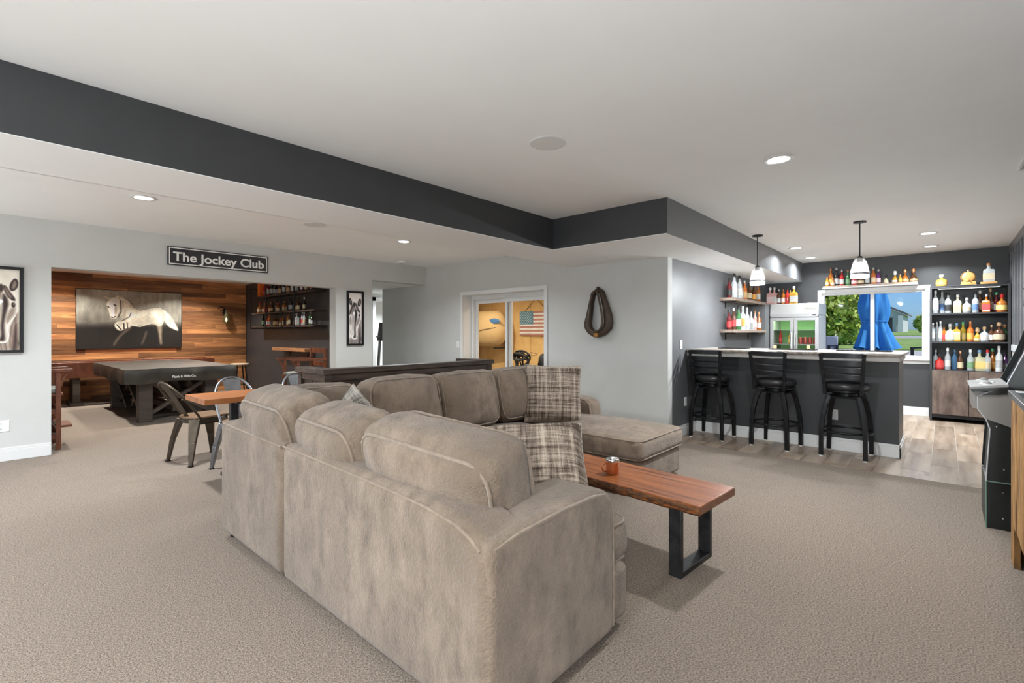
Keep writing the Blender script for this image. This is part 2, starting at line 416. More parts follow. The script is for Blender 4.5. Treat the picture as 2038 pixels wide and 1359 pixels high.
# baseboards
def baseboard(name, x0, x1, y0, y1, nx, ny, label, h=.135):
    """board standing on a wall face; nx, ny point into the room"""
    mb = MB(); t = .016
    X0, X1 = (x0, x0 + nx * t) if nx else (x0, x1); Y0, Y1 = (y0, y0 + ny * t) if ny else (y0, y1)
    mb.box(X0, X1, Y0, Y1, 0, h * .8)
    t = .010
    X0, X1 = (x0, x0 + nx * t) if nx else (x0, x1); Y0, Y1 = (y0, y0 + ny * t) if ny else (y0, y1)
    mb.box(X0, X1, Y0, Y1, h * .8, h)
    return struct(name, mb, WHITE, label, 'baseboard', bevel=.003)
baseboard('baseboard_sign', -2.58, .543, YJ, YJ, 0, -1, 'white baseboard under the horse portrait by the opening')
baseboard('baseboard_sign_pier', 3.764, 4.413, YJ, YJ, 0, -1, 'white baseboard on the pier beside the hall')
baseboard('baseboard_collar', XC, XC, YS, 4.28, -1, 0, 'white baseboard below the horse collar')
baseboard('baseboard_bar_side', XC + .12, 6.385, YS, YS, 0, -1, 'white baseboard on the grey wall beside the bar')
baseboard('baseboard_window', XB, XB, .18, 1.5, -1, 0, 'white baseboard under the bar window')
baseboard('baseboard_wood', -1.0, .0, 12.10, 12.10, 0, -1, 'baseboard of the wood wall', .06)

# bar window
w1 = struct('window_1', MB().box(XB - .02, XB + .01, .165, .225, .86, 2.04).box(XB - .02, XB + .01, 1.595, 1.655, .86, 2.04).box(XB - .02, XB + .01, .225, 1.595, 1.98, 2.04),
            WHITE, 'white framed sliding window behind the bar', 'window')
MB().box(XB - .06, XB + .12, .14, 1.68, .865, .90).box(XB - .015, XB + .0, .165, 1.655, .81, .865).build('window_sill', WHITE, w1, bevel=.004)
MB().box(XB + .02, XB + .12, .222, .262, .90, 1.985).box(XB + .02, XB + .12, 1.56, 1.60, .90, 1.985).box(XB + .02, XB + .12, .262, 1.56, 1.945, 1.985).box(XB + .02, XB + .12, .262, 1.56, .90, .935).build('window_frame', WHITE, w1)
B(XB + .02, XB + .11, .865, .915, .93, 1.95).build('mullion', WHITE, w1)
B(XB + .06, XB + .066, .262, .865, .935, 1.945).build('pane', GLASSP, w1)
B(XB + .08, XB + .086, .915, 1.56, .935, 1.945).build('pane', GLASSP, w1)
# patio glass added behind the camera, unseen, as a daylight source
w2 = struct('added_window', MB().box(-2.72, -2.62, .6, .68, .02, 2.15).box(-2.72, -2.62, 6.32, 6.4, .02, 2.15).box(-2.72, -2.62, .68, 6.32, 2.07, 2.15).box(-2.72, -2.62, .68, 6.32, .02, .08)
            .box(-2.72, -2.62, 2.5, 2.58, .08, 2.07).box(-2.72, -2.62, 4.42, 4.5, .08, 2.07), WHITE, 'added white framed patio glass behind the viewer, unseen daylight source', 'window')
for a, b in ((.68, 2.5), (2.58, 4.42), (4.5, 6.32)): B(-2.672, -2.666, a, b, .08, 2.07).build('pane', GLASSP, w2)
def portal(loc, rot, sx, sy):
    l = bpy.data.lights.new('window_portal', 'AREA'); l.shape = 'RECTANGLE'; l.size = sx; l.size_y = sy; l.cycles.is_portal = True
    o = bpy.data.objects.new('window_portal', l); C.objects.link(o); o.location = loc; o.rotation_euler = rot
portal((-2.74, 3.5, 1.1), (0, R(-90), 0), 2.1, 5.8)
portal((XB + .16, .91, 1.45), (0, R(90), 0), 1.1, 1.4)

# sliding glass door in the collar wall
d1 = struct('door_1', MB().box(XC - .018, XC + .004, 4.275, 4.335, 0, 1.99).box(XC - .018, XC + .004, 6.085, 6.145, 0, 1.99).box(XC - .018, XC + .004, 4.335, 6.085, 1.93, 1.99),
            WHITE, 'white sliding glass door showing plywood and a wooden flag', 'door')
MB().box(XC, XC + .30, 4.32, 4.335, 0, 1.945).box(XC, XC + .30, 6.085, 6.10, 0, 1.945).box(XC, XC + .30, 4.335, 6.085, 1.93, 1.945).build('door_reveal', WHITE, d1)
def sash(ya, yb, x, top):
    s_ = MB().box(x, x + .035, ya, ya + .05, .02, top).box(x, x + .035, yb - .05, yb, .02, top).box(x, x + .035, ya + .05, yb - .05, top - .06, top).box(x, x + .035, ya + .05, yb - .05, .02, .12).build('sash', WHITE, d1)
    B(x + .015, x + .020, ya + .05, yb - .05, .12, top - .06).build('pane', GLASSD, s_)
sash(4.47, 5.32, XC + .22, 1.86); sash(5.22, 6.06, XC + .265, 1.86)
MB().box(XC + .2, XC + .31, 4.335, 6.085, 1.86, 1.93).box(XC + .2, XC + .31, 4.335, 4.47, 0, 1.86).box(XC + .2, XC + .31, 6.05, 6.085, 0, 1.86).build('track', WHITE, d1)

# ceiling fixtures
def lamp(parent, z, power, col, size=.11, spread=150):
    l = bpy.data.lights.new('lamp_light', 'AREA'); l.shape = 'DISK'; l.size = size; l.energy = power; l.color = col; l.spread = R(spread)
    o = bpy.data.objects.new('lamp_light', l); C.objects.link(o); o.parent = parent; o.location = (0, 0, z); return o
tr_m = MB(); 
prof = [(.095, 0), (.098, -.004), (.092, -.009), (.072, -.009), (.066, -.003)]
tr_o = tr_m.lathe(prof, 28).build('trim_ring', WHITE, smooth=40); trm = tr_o.data; bpy.data.objects.remove(tr_o)
ln_o = MB().lathe([(.068, -.002), (.06, -.0065), (.0, -.0085)], 24).build('lens', emat('led_lens', (1, .96, .9), 9), smooth=180); lnm = ln_o.data; bpy.data.objects.remove(ln_o)
WARM = (1, .965, .91); COOL = (.90, .965, 1)
def downlight(x, y, z, power, label, group, col=COOL, spread=150):
    t = thing('ceiling_light', label, 'ceiling light', (x, y, z), 0, group)
    inst(trm, 'trim_ring', t); inst(lnm, 'lens', t); lamp(t, -.012, power, col, spread=spread); return t
G1 = 'recessed downlights in the tray ceiling'
downlight(3.83, .88, ZC, LAMP, 'large recessed light between the speaker and the bar pendants', G1)
for x, y, lb in ((-.9, .88, 'recessed downlight in the tray ceiling above the viewer'), (-1.5, 2.5, 'recessed downlight in the tray ceiling by the patio glass')): downlight(x, y, ZC, LAMP, lb, G1)
G2 = 'recessed downlights above the bar'
for x, y, lb in ((7.92, .153, 'recessed light nearer the pendant on the shelf cabinet side of the bar'), (9.13, .15, 'recessed light close to the wall above the shelf cabinet'),
                 (8.02, 1.62, 'recessed light beside the grey soffit, farther from the bar back wall'), (9.2, 1.645, 'recessed light close to the back wall above the fridge bottles')):
    downlight(x, y, ZC, LAMP * (.45 if y > 1 else .95), lb, G2)
G3 = 'recessed downlights over the table area'
downlight(1.0, 5.285, ZF, LAMP, 'recessed light above the sign and the billiard room opening', G3)
downlight(3.76, 5.28, ZF, LAMP, 'recessed light near the smoke detector above the dark console', G3)
downlight(-1.5, 5.28, ZF, LAMP, 'recessed downlight over the table area behind the viewer', G3)
G4 = 'recessed downlights in the billiard room'
for x, y, p, lb in ((1.0, 8.6, .7, 'just inside the opening by the tall chair'), (2.9, 8.5, .8, 'near the pipe shelving end'), (1.0, 11.3, .8, 'above the shuffleboard and horse canvas'), (3.0, 11.2, .8, 'in front of the wall lantern'), (2.1, 9.8, .7, 'over the middle of the billiard table')):
    downlight(x, y, ZP, LAMP * p, 'billiard room recessed light ' + lb, G4, WARM, 130)
t = downlight(6.6, 9.0, 2.18, 26, 'recessed downlight in the side hall ceiling', 'hall lights')
t = downlight(7.2, 10.9, 2.18, 60, 'recessed downlight beyond the hall door', 'hall lights')
t = downlight(6.9, 4.6, 2.4, 30, 'storage room recessed light on the flag side', 'storage lights', (1, .92, .78))
t = downlight(6.1, 6.9, 2.4, 20, 'storage room recessed light on the kayak side', 'storage lights', (1, .92, .78))
spk = thing('ceiling_speaker', 'round white speaker grille in the tray ceiling', 'speaker', (2.5, 1.93, ZC))
MB().lathe([(.115, 0), (.117, -.003), (.112, -.006), (.103, -.006)], 32).build('speaker_rim', WHITE, spk, smooth=40)
MB().lathe([(.104, -.001), (.104, -.004), (0, -.0045)], 32).build('grille', pm('speaker_grille', (.46, .46, .45), (.40, .40, .39), 300, rough=.7), spk, smooth=40)
sp2 = thing('ceiling_speaker', 'round speaker grille half hidden behind the soffit edge', 'speaker', (2.52, 5.21, ZF))
for ch in spk.children:
    c = ch.copy(); C.objects.link(c); c.parent = sp2
sm = thing('smoke_detector', 'small white smoke detector on the ceiling by the corner', 'smoke detector', (4.79, 6.80, ZF))
MB().lathe([(.065, 0), (.068, -.012), (.06, -.03), (.045, -.036)], 24).build('housing', PLASTIC, sm, smooth=40)
MB().lathe([(.046, -.034), (.04, -.041), (0, -.042)], 20).build('sensor_cap', pm('detector_grey', (.55, .55, .55), rough=.5), sm, smooth=40)
av = thing('air_vent', 'white rectangular air register at the edge of the ceiling', 'air vent', (5.16, -.50, ZC), R(0))
MB().box(-.16, .16, -.085, -.07, -.008, 0).box(-.16, .16, .07, .085, -.008, 0).box(-.16, -.145, -.07, .07, -.008, 0).box(.145, .16, -.07, .07, -.008, 0).build('frame', WHITE, av)
for k in range(7): MB().bar((-.145, -.06 + k * .02, -.004), (.145, -.06 + k * .02, -.004), .012, .002, up=(0, .5, 1)).build('louver', WHITE, av)
def pendant(x, y, label):
    t = thing('pendant_light', label, 'pendant light', (x, y, ZC), 0, 'glass pendants over the bar')
    MB().lathe([(.062, 0), (.062, -.014), (.02, -.02)], 24).build('canopy', BLACK, t, smooth=40)
    MB().tube([(0, 0, -.015), (0, 0, -.40)], .006, 8).build('rod', BLACK, t, smooth=60)
    MB().lathe([(.018, -.385), (.028, -.40), (.028, -.445), (.02, -.455)], 16).build('socket', STEEL, t, smooth=40)
    gl = pm('ribbed_pendant_glass', (.92, .93, .95), rough=.08, alpha=.30, spec=.8)
    MB().lathe([(.032, -.405), (.045, -.415), (.062, -.45), (.078, -.505), (.086, -.55), (.088, -.57), (.0875, -.60), (.087, -.625), (.083, -.63), (.081, -.625), (.082, -.56), (.072, -.505), (.056, -.45), (.04, -.42), (.03, -.41)], 28).build('glass_shade', gl, t, smooth=50)
    MB().lathe([(.0885, -.572), (.0905, -.575), (.0905, -.592), (.0885, -.595)], 28).build('metal_band', pm('pendant_band', (.32, .32, .33), rough=.35, metal=.7), t, smooth=40)
    MB().lathe([(.012, -.45), (.028, -.475), (.036, -.51), (.03, -.54), (.0, -.552)], 16).build('bulb', emat('bulb_glow', (1, .97, .93), 14), t, smooth=180)
    l = bpy.data.lights.new('lamp_light', 'POINT'); l.energy = 104; l.shadow_soft_size = .04; l.color = (.92, .97, 1)
    o = bpy.data.objects.new('lamp_light', l); C.objects.link(o); o.parent = t; o.location = (0, 0, -.60)
pendant(6.66, 1.775, 'glass bell pendant above the bar nearer the grey soffit')
pendant(6.60, .705, 'glass bell pendant above the bar in front of the window bottles')

# unseen drum shade lamps added behind the viewer as fill light
def fill_lamp(x, y, power, label):
    t = thing('fill_lamp', label, 'added fill lamp', (x, y, 0), 0, 'added fill lamps by the patio glass')
    MB().lathe([(.15, 0), (.15, .015), (.02, .03)], 24).build('base', BLACK, t, smooth=40)
    MB().tube([(0, 0, .02), (0, 0, 1.22)], .012, 10).build('pole', BLACK, t, smooth=60)
    sh_ = MB(); sh_.v = []; n_ = 28
    for r_, z_ in ((.20, 1.02), (.17, 1.32)):
        for k in range(n_): sh_.v.append((r_ * math.cos(2 * math.pi * k / n_), r_ * math.sin(2 * math.pi * k / n_), z_))
    sh_.f = [(k, (k + 1) % n_, n_ + (k + 1) % n_, n_ + k) for k in range(n_)]
    sh_.build('lamp_shade', pm('linen_shade', (.9, .88, .84), rough=.9, alpha=.12), t, smooth=180)
    l = bpy.data.lights.new('lamp_light', 'POINT'); l.energy = power; l.shadow_soft_size = .12; l.color = (.91, .97, 1)
    o = bpy.data.objects.new('lamp_light', l); C.objects.link(o); o.parent = t; o.location = (0, 0, 1.18)
fill_lamp(-.8, -.40, 175, 'added fill lamp with a drum shade in the corner by the patio glass')
fill_lamp(-2.1, 3.2, 60, 'added fill lamp with a drum shade in the middle of the patio glass')
fill_lamp(-1.9, 6.2, 40, 'added fill lamp with a drum shade near the sign wall')

# wall plates
def plate(name, label, cat, loc, n, w=.075, h=.115, slots='outlet'):
    """n: 'x-' plate on a wall facing -x, 'y-' facing -y"""
    rz = {'x-': R(-90), 'y-': 0}[n]
    t = thing(name, label, cat, loc, rz, 'wall plates')
    MB().box(-w / 2, w / 2, -.006, 0, -h / 2, h / 2).build('cover_plate', PLASTIC, t, bevel=.003)
    if slots == 'outlet':
        for dz in (-.026, .026):
            f = MB().box(-.017, .017, -.0085, -.005, dz - .014, dz + .014).build('receptacle', WHITE, t, bevel=.002)
            MB().box(-.008, -.006, -.0092, -.008, dz - .004, dz + .006).box(.006, .008, -.0092, -.008, dz - .004, dz + .006).build('slots', BLACK, f)
    else:
        MB().box(-.016, .016, -.010, -.005, -.032, .032).build('rocker', WHITE, t, bevel=.002)
plate('power_outlet', 'double outlet plate low on the wall under the horse portrait', 'outlet', (.165, YJ, .355), 'y-', w=.14)
plate('light_switch', 'white light switch beside the sliding glass door', 'switch', (XC, 6.22, 1.10), 'x-', slots='switch')
plate('power_outlet', 'outlet on the grey wall above the bar counter', 'outlet', (5.93, YS, 1.15), 'y-')
plate('power_outlet', 'outlet low on the dark wall beside the first stool', 'outlet', (6.07, YS, .42), 'y-')
# ---------------------------------------------------------------- sectional sofa
sofa = thing('sectional_sofa', 'large beige chenille sectional sofa with a chaise and loose back cushions', 'sofa', (0, 0, 0))
def poly_round(pts, n=4):
    return pts
# backs
near = [(1.045, .035), (1.045, .53), (1.052, .58), (1.075, .628), (1.12, .662), (1.2, .688), (1.35, .706), (1.6, .718), (2.0, .727), (2.535, .735), (2.535, .035)]
MB().prism(near, 'x', 1.05, 1.29).build('back_panel', SOFA, sofa, bevel=.045, seg=4)
MB().prism([(2.548, .035), (2.548, .728), (3.0, .735), (3.36, .742), (3.46, .735), (3.46, .035)], 'x', 1.05, 1.29).build('back_panel', SOFA, sofa, bevel=.045, seg=4)
B(1.27, 4.38, 3.22, 3.46, .035, .735).build('back_panel', SOFA, sofa, bevel=.045, seg=4)
# bases
B(1.25, 1.965, 1.06, 3.24, .035, .275).build('base', SOFA, sofa, bevel=.03, seg=3)
B(1.95, 3.55, 2.56, 3.24, .035, .275).build('base', SOFA, sofa, bevel=.03, seg=3)
B(3.55, 4.335, 1.81, 3.24, .035, .275).build('base', SOFA, sofa, bevel=.03, seg=3)
for x, y in ((1.12, 1.12), (1.88, 1.14), (1.12, 3.38), (4.26, 1.9), (4.28, 3.38), (3.62, 1.9)):
    MB().lathe([(.03, 0), (.035, .04)], 10, (x, y, 0)).build('foot', BLACK, sofa)
# arms
arm = [(1.06, .035), (1.06, .635), (1.2, .655), (1.45, .665), (1.68, .662), (1.755, .648), (1.80, .608), (1.815, .54), (1.815, .035)]
MB().prism(arm, 'y', 1.04, 1.30).build('armrest', SOFA, sofa, bevel=.04, seg=4)
pts = [(1.085, 1.049, .618), (1.2, 1.047, .636), (1.45, 1.046, .646), (1.66, 1.047, .643), (1.735, 1.047, .630), (1.784, 1.047, .592), (1.802, 1.047, .53), (1.806, 1.047, .3), (1.806, 1.047, .06)]
MB().tube(pts, .008, 6).build('piping', PIPING, sofa, smooth=60)
arm2 = [(3.45, .035), (3.45, .61), (3.3, .635), (2.85, .635), (2.74, .62), (2.68, .57), (2.665, .49), (2.665, .035)]
a2 = MB().prism(arm2, 'x', 4.17, 4.385).build('armrest', SOFA, sofa, bevel=.04, seg=4)
MB().tube([(4.176, 2.672, .3), (4.176, 2.674, .48), (4.178, 2.69, .56), (4.18, 2.745, .607), (4.18, 2.85, .622), (4.18, 3.2, .622)], .008, 6).build('piping', PIPING, a2, smooth=60)
# seam piping on the visible back
MB().tube([(1.058, 1.085, .612), (1.058, 1.13, .642), (1.058, 1.2, .667), (1.058, 1.35, .687), (1.058, 1.6, .699), (1.058, 2.0, .708), (1.058, 2.53, .716)], .006, 6).build('piping', PIPING, sofa, smooth=60)
MB().tube([(1.058, 2.555, .71), (1.058, 3.0, .716), (1.058, 3.42, .724)], .006, 6).build('piping', PIPING, sofa, smooth=60)
def cushion(name, c, h, r, thin, crown, tilt=None, seed=0, n=14, wr=.006, pr=.0065):
    m = Matrix.Translation(c)
    if tilt: m = m @ Matrix.Rotation(R(tilt[1]), 4, tilt[0])
    if tilt and len(tilt) > 3: m = m @ Matrix.Rotation(R(tilt[3]), 4, 'X')
    if tilt and len(tilt) > 2: m = m @ Matrix.Rotation(R(tilt[2]), 4, 'Z')
    o = softbox(*h, r, crown, n, wr, seed, m).build(name, SOFA, sofa, smooth=180)
    for w_ in welt(*h, r, thin, m, pr): w_.build('piping', PIPING, o, smooth=60)
    return o
# seat cushions
cushion('seat_cushion', (1.655, 1.655, .36), (.38, .35, .095), .055, 2, (0, 0, .03), seed=3)
e = MB(); se = softbox(.11, .14, .09, .05, (0, 0, .012), 8, .003, 9, Matrix.Translation((1.925, 1.225, .358)))
o = se.build('seat_cushion', SOFA, sofa, smooth=180)
for w_ in welt(.11, .14, .09, .05, 2, Matrix.Translation((1.925, 1.225, .358))): w_.build('piping', PIPING, o, smooth=60)
cushion('seat_cushion', (1.655, 2.365, .36), (.38, .355, .09), .055, 2, (0, 0, .03), seed=5)
cushion('seat_cushion', (1.655, 2.98, .36), (.38, .255, .09), .055, 2, (0, 0, .02), seed=7)
cushion('seat_cushion', (2.40, 2.90, .36), (.36, .36, .09), .055, 2, (0, 0, .03), seed=8)
cushion('seat_cushion', (3.125, 2.90, .36), (.36, .36, .09), .055, 2, (0, 0, .03), seed=11)
cushion('seat_cushion', (3.93, 2.50, .355), (.435, .72, .088), .06, 2, (0, 0, .045), seed=13, n=18)
# back cushions, leaning on the two backs
cushion('back_cushion', (1.315, 1.56, .70), (.145, .38, .212), .085, 0, (.045, 0, .02), ('Y', -15, 4, 5), 21, 16, .012, .0075)
cushion('back_cushion', (1.275, 2.245, .70), (.145, .315, .215), .085, 0, (.045, 0, .02), ('Y', -15, -3), 25, 16, .012, .007)
cushion('back_cushion', (1.255, 2.90, .725), (.145, .36, .225), .085, 0, (.05, 0, .03), ('Y', -16, -2), 29, 16, .012, .007)
cushion('back_cushion', (1.47, 3.13, .715), (.345, .135, .225), .085, 1, (0, .04, .02), ('X', -12, 3), 33, 16, .010, .0065)
cushion('back_cushion', (2.165, 3.085, .715), (.325, .13, .245), .085, 1, (0, .045, .02), ('X', -12, 0), 37, 16, .008, .0065)
cushion('back_cushion', (2.815, 3.085, .715), (.325, .13, .245), .085, 1, (0, .045, .015), ('X', -12, 0), 41, 16, .008, .0065)
cushion('back_cushion', (3.51, 3.085, .715), (.365, .13, .245), .085, 1, (0, .045, .015), ('X', -12, 0), 45, 16, .008, .0065)

# throw pillows
def plaid_mat(name, dark, light, sc=1.0, kx=30, kz=34):
    m = bpy.data.materials.new(name); m.use_nodes = True; nt = m.node_tree; n = nt.nodes; l = nt.links; b = n['Principled BSDF']
    b.inputs['Roughness'].default_value = .95; b.inputs['Specular IOR Level'].default_value = .1
    tc = n.new('ShaderNodeTexCoord')
    def band(st, det):
        mp = n.new('ShaderNodeMapping'); mp.inputs['Scale'].default_value = st; l.new(tc.outputs['Object'], mp.inputs[0])
        t = n.new('ShaderNodeTexNoise'); t.inputs['Scale'].default_value = sc; t.inputs['Detail'].default_value = det; l.new(mp.outputs[0], t.inputs[0]); return t.outputs['Fac']
    a = band((kx, .2, 1.0), 5); c = band((1.0, .2, kz), 5); f = band((240, 20, 240), 1); a2 = band((150, 3, 12), 1); c2 = band((12, 3, 150), 1)
    def add(x, y, w):
        mm = n.new('ShaderNodeMath'); mm.operation = 'MULTIPLY_ADD'; mm.inputs[1].default_value = w
        l.new(x, mm.inputs[0])
        if y is not None: l.new(y, mm.inputs[2])
        else: mm.inputs[2].default_value = 0
        return mm.outputs[0]
    s_ = add(a, None, .30); s_ = add(c, s_, .36); s_ = add(f, s_, .12); s_ = add(a2, s_, .11); s_ = add(c2, s_, .11)
    rp = n.new('ShaderNodeValToRGB'); l.new(s_, rp.inputs[0])
    rp.color_ramp.elements[0].position = .435; rp.color_ramp.elements[1].position = .565
    rp.color_ramp.elements[0].color = (*dark, 1); rp.color_ramp.elements[1].color = (*light, 1)
    e = rp.color_ramp.elements.new(.49); e.color = tuple((dark[i] * .5 + light[i] * .5) * .8 for i in range(3)) + (1,)
    l.new(rp.outputs[0], b.inputs['Base Color'])
    bp = n.new('ShaderNodeBump'); bp.inputs['Strength'].default_value = .6; bp.inputs['Distance'].default_value = .006
    l.new(s_, bp.inputs['Height']); l.new(bp.outputs[0], b.inputs['Normal']); return m
PLAID = plaid_mat('plaid_tweed', (.070, .047, .034), (.46, .375, .30))
PATT = plaid_mat('zigzag_weave', (.06, .05, .045), (.52, .48, .43), 1.0, 18, 18)
def pillow(label, c, w, th, rz, tx, inpl=0, mat=PLAID, pipe=PIPING, fringe=False):
    t = thing('throw_pillow', label, 'pillow', c)
    t.rotation_euler = (Matrix.Rotation(rz, 3, 'Z') @ Matrix.Rotation(tx, 3, 'X') @ Matrix.Rotation(inpl, 3, 'Y')).to_euler()
    n = 20; mb = MB(); h = w / 2
    ts = [math.sin((i / n * 2 - 1) * math.pi / 2) for i in range(n + 1)]
    for sg in (-1, 1):
        o = len(mb.v)
        for i in range(n + 1):
            for j in range(n + 1):
                a, c_ = ts[i], ts[j]
                q = (max(0, (1 - a ** 4)) * max(0, 1 - c_ ** 4)) ** .5
                pin = 1 - .07 * (1 - c_ ** 2) * abs(a) ** 3; pin2 = 1 - .07 * (1 - a ** 2) * abs(c_) ** 3
                y = sg * th / 2 * q + .006 * noise.noise(Vector((a * 3 + 7 * sg, c_ * 3, w * 9)))* q
                mb.v.append((a * h * pin, y, c_ * h * pin2))
        for i in range(n):
            for j in range(n): mb.f.append((o + i * (n + 1) + j, o + (i + 1) * (n + 1) + j, o + (i + 1) * (n + 1) + j + 1, o + i * (n + 1) + j + 1))
    bo = mb.build('pillow_cover', mat, t, smooth=180)
    pts = []
    for k in range(80):
        u = k / 80 * 4; s_ = int(u); f = (u - s_) * 2 - 1
        a, c_ = [(f, -1), (1, f), (-f, 1), (-1, -f)][s_]
        pin = 1 - .07 * (1 - c_ ** 2) * abs(a) ** 3; pin2 = 1 - .07 * (1 - a ** 2) * abs(c_) ** 3
        pts.append((a * h * pin * 1.005, 0, c_ * h * pin2 * 1.005))
    MB().tube(pts, .005, 5, True).build('piping', pipe, t, smooth=60)
    return t
PLDK = pm('pillow_edge', (.16, .13, .11), (.42, .37, .32), 70, rough=.95)
pillow('brown plaid throw pillow standing on the chaise by its armrest', (3.66, 2.76, .725), .54, .17, R(-43), R(-14), R(2), PLAID, PLDK)
pillow('brown plaid throw pillow tucked beside the near armrest and cushion', (1.80, 1.475, .645), .52, .21, R(-52), R(-50), R(-4), PLAID, PLDK)
pillow('patterned pillow showing one corner between the sofa back cushions', (1.56, 2.72, .70), .40, .13, R(-62), R(-12), R(38), PATT, PLDK)
pillow('pale green patterned pillow lying flat behind the sofa cushions', (1.62, 2.98, .62), .36, .13, R(-70), R(-35), R(8), plaid_mat('pale_weave', (.20, .22, .20), (.66, .70, .66)), PLDK)

# ---------------------------------------------------------------- live edge bench used as coffee table
bench = thing('coffee_bench', 'live edge wooden bench with black steel loop legs beside the sofa', 'bench', (2.665, .905, 0), R(-4.0))
L = 1.30; Wd = .45; zt = .42; th = .047
rs = random.Random(5); N = 44
edge = [(-Wd / 2 - .012 + .012 * noise.noise(Vector((k * .33, 2, 0))) + .006 * noise.noise(Vector((k * 1.1, 5, 0)))) for k in range(N + 1)]
edge2 = [(Wd / 2 + .008 * noise.noise(Vector((k * .3, 9, 0)))) for k in range(N + 1)]
top = [(edge[k] + .02, k / N * L) for k in range(N + 1)] + [(edge2[k], k / N * L) for k in range(N, -1, -1)]
MB().prism(top, 'z', zt - th, zt).build('slab', BENCHW, bench, bevel=.004)
bk = MB(); rows = 7
for k in range(N * 2 + 1):
    t_ = k / (N * 2); e_ = edge[min(N, int(t_ * N))] * (1 - (t_ * N) % 1) + edge[min(N, int(t_ * N) + 1)] * ((t_ * N) % 1)
    for j in range(rows):
        u = j / (rows - 1); z = zt - .001 - u * (th + .012)
        bul = math.sin(u * math.pi) * .012
        bk.v.append((e_ + .022 - bul - .010 * u * (1 - u) * 2 + .014 * (noise.noise(Vector((k * .45, j * .8, 3))) if 0 < j < rows - 1 else 0) + .02 * u, t_ * L, z))
for k in range(N * 2):
    for j in range(rows - 1): bk.f.append((k * rows + j, (k + 1) * rows + j, (k + 1) * rows + j + 1, k * rows + j + 1))
bk.build('live_edge', BARK, bench, smooth=180)
B(-Wd / 2 + .01, Wd / 2 - .002, -.0015, .0, zt - th + .003, zt - .004).build('end_grain', ENDW, bench)
def legloop(y):
    t_ = .05; x0, x1 = -.19, .19
    return MB().box(x0, x0 + .028, y - .035, y + .035, 0, zt - th).box(x1 - .028, x1, y - .035, y + .035, 0, zt - th).box(x0 + .028, x1 - .028, y - .035, y + .035, 0, .028).box(x0 + .028, x1 - .028, y - .035, y + .035, zt - th - .012, zt - th)
legloop(.15).build('leg', STEEL, bench, bevel=.002); legloop(L - .18).build('leg', STEEL, bench, bevel=.002)
mug = thing('copper_mug', 'copper mug with a silver rim standing on the bench', 'mug', (2.66, 1.545, .42))
MB().lathe([(.036, 0), (.041, .006), (.041, .078)], 28).build('cup_body', COPPER, mug, smooth=40)
MB().lathe([(.041, .076), (.0435, .080), (.0435, .092), (.041, .0945), (.038, .090), (.037, .02), (.0, .018)], 28).build('rim', SILV, mug, smooth=50)
MB().tube([(-.037, .018, .07), (-.062, .028, .066), (-.072, .032, .045), (-.062, .028, .024), (-.037, .018, .018)], .005, 8).build('handle', COPPER, mug, smooth=60)

# ---------------------------------------------------------------- dark console (bar ledge) behind the sofa
con = thing('console_bar', 'dark stained wood bar ledge standing behind the sofa', 'console', (0, 0, 0))
for a in ((1.885, 3.88, 3.745, 3.865), (1.885, 2.005, 3.867, 4.265), (3.765, 3.88, 3.867, 4.265)):
    B(a[0], a[1], a[2], a[3], .955, 1.0).build('cap_board', DKWOODX, con, bevel=.004)
def panel(x0, x1, y0, y1, name='panel'): B(x0, x1, y0, y1, .12, .955).build(name, DKWOODX, con)
for k in range(4): B(1.95 + k * .47, 1.95 + (k + 1) * .47 - .012, 3.79, 3.81, .13, .95).build('panel', DKWOODX, con)
for k in range(2): B(1.93, 1.95, 3.86 + k * .17, 4.02 + k * .17, .13, .95).build('panel', DKWOODX, con); 
for k in range(2): B(3.81, 3.83, 3.86 + k * .17, 4.02 + k * .17, .13, .95).build('panel', DKWOODX, con)
for x, y in ((1.905, 3.765), (1.905, 4.19), (3.80, 3.765), (3.80, 4.19)): B(x, x + .06, y, y + .06, 0, .955).build('post', DKWOODX, con, bevel=.003)
B(1.965, 3.80, 3.772, 3.825, .06, .13).build('bottom_rail', DKWOODX, con); B(1.965, 3.80, 3.772, 3.80, .90, .955).build('top_rail', DKWOODX, con)
for x in (1.912, 3.82): B(x, x + .035, 3.83, 4.185, .90, .955).build('top_rail', DKWOODX, con)
B(1.98, 3.79, 3.83, 4.1, .42, .45).build('shelf', DKWOODX, con)

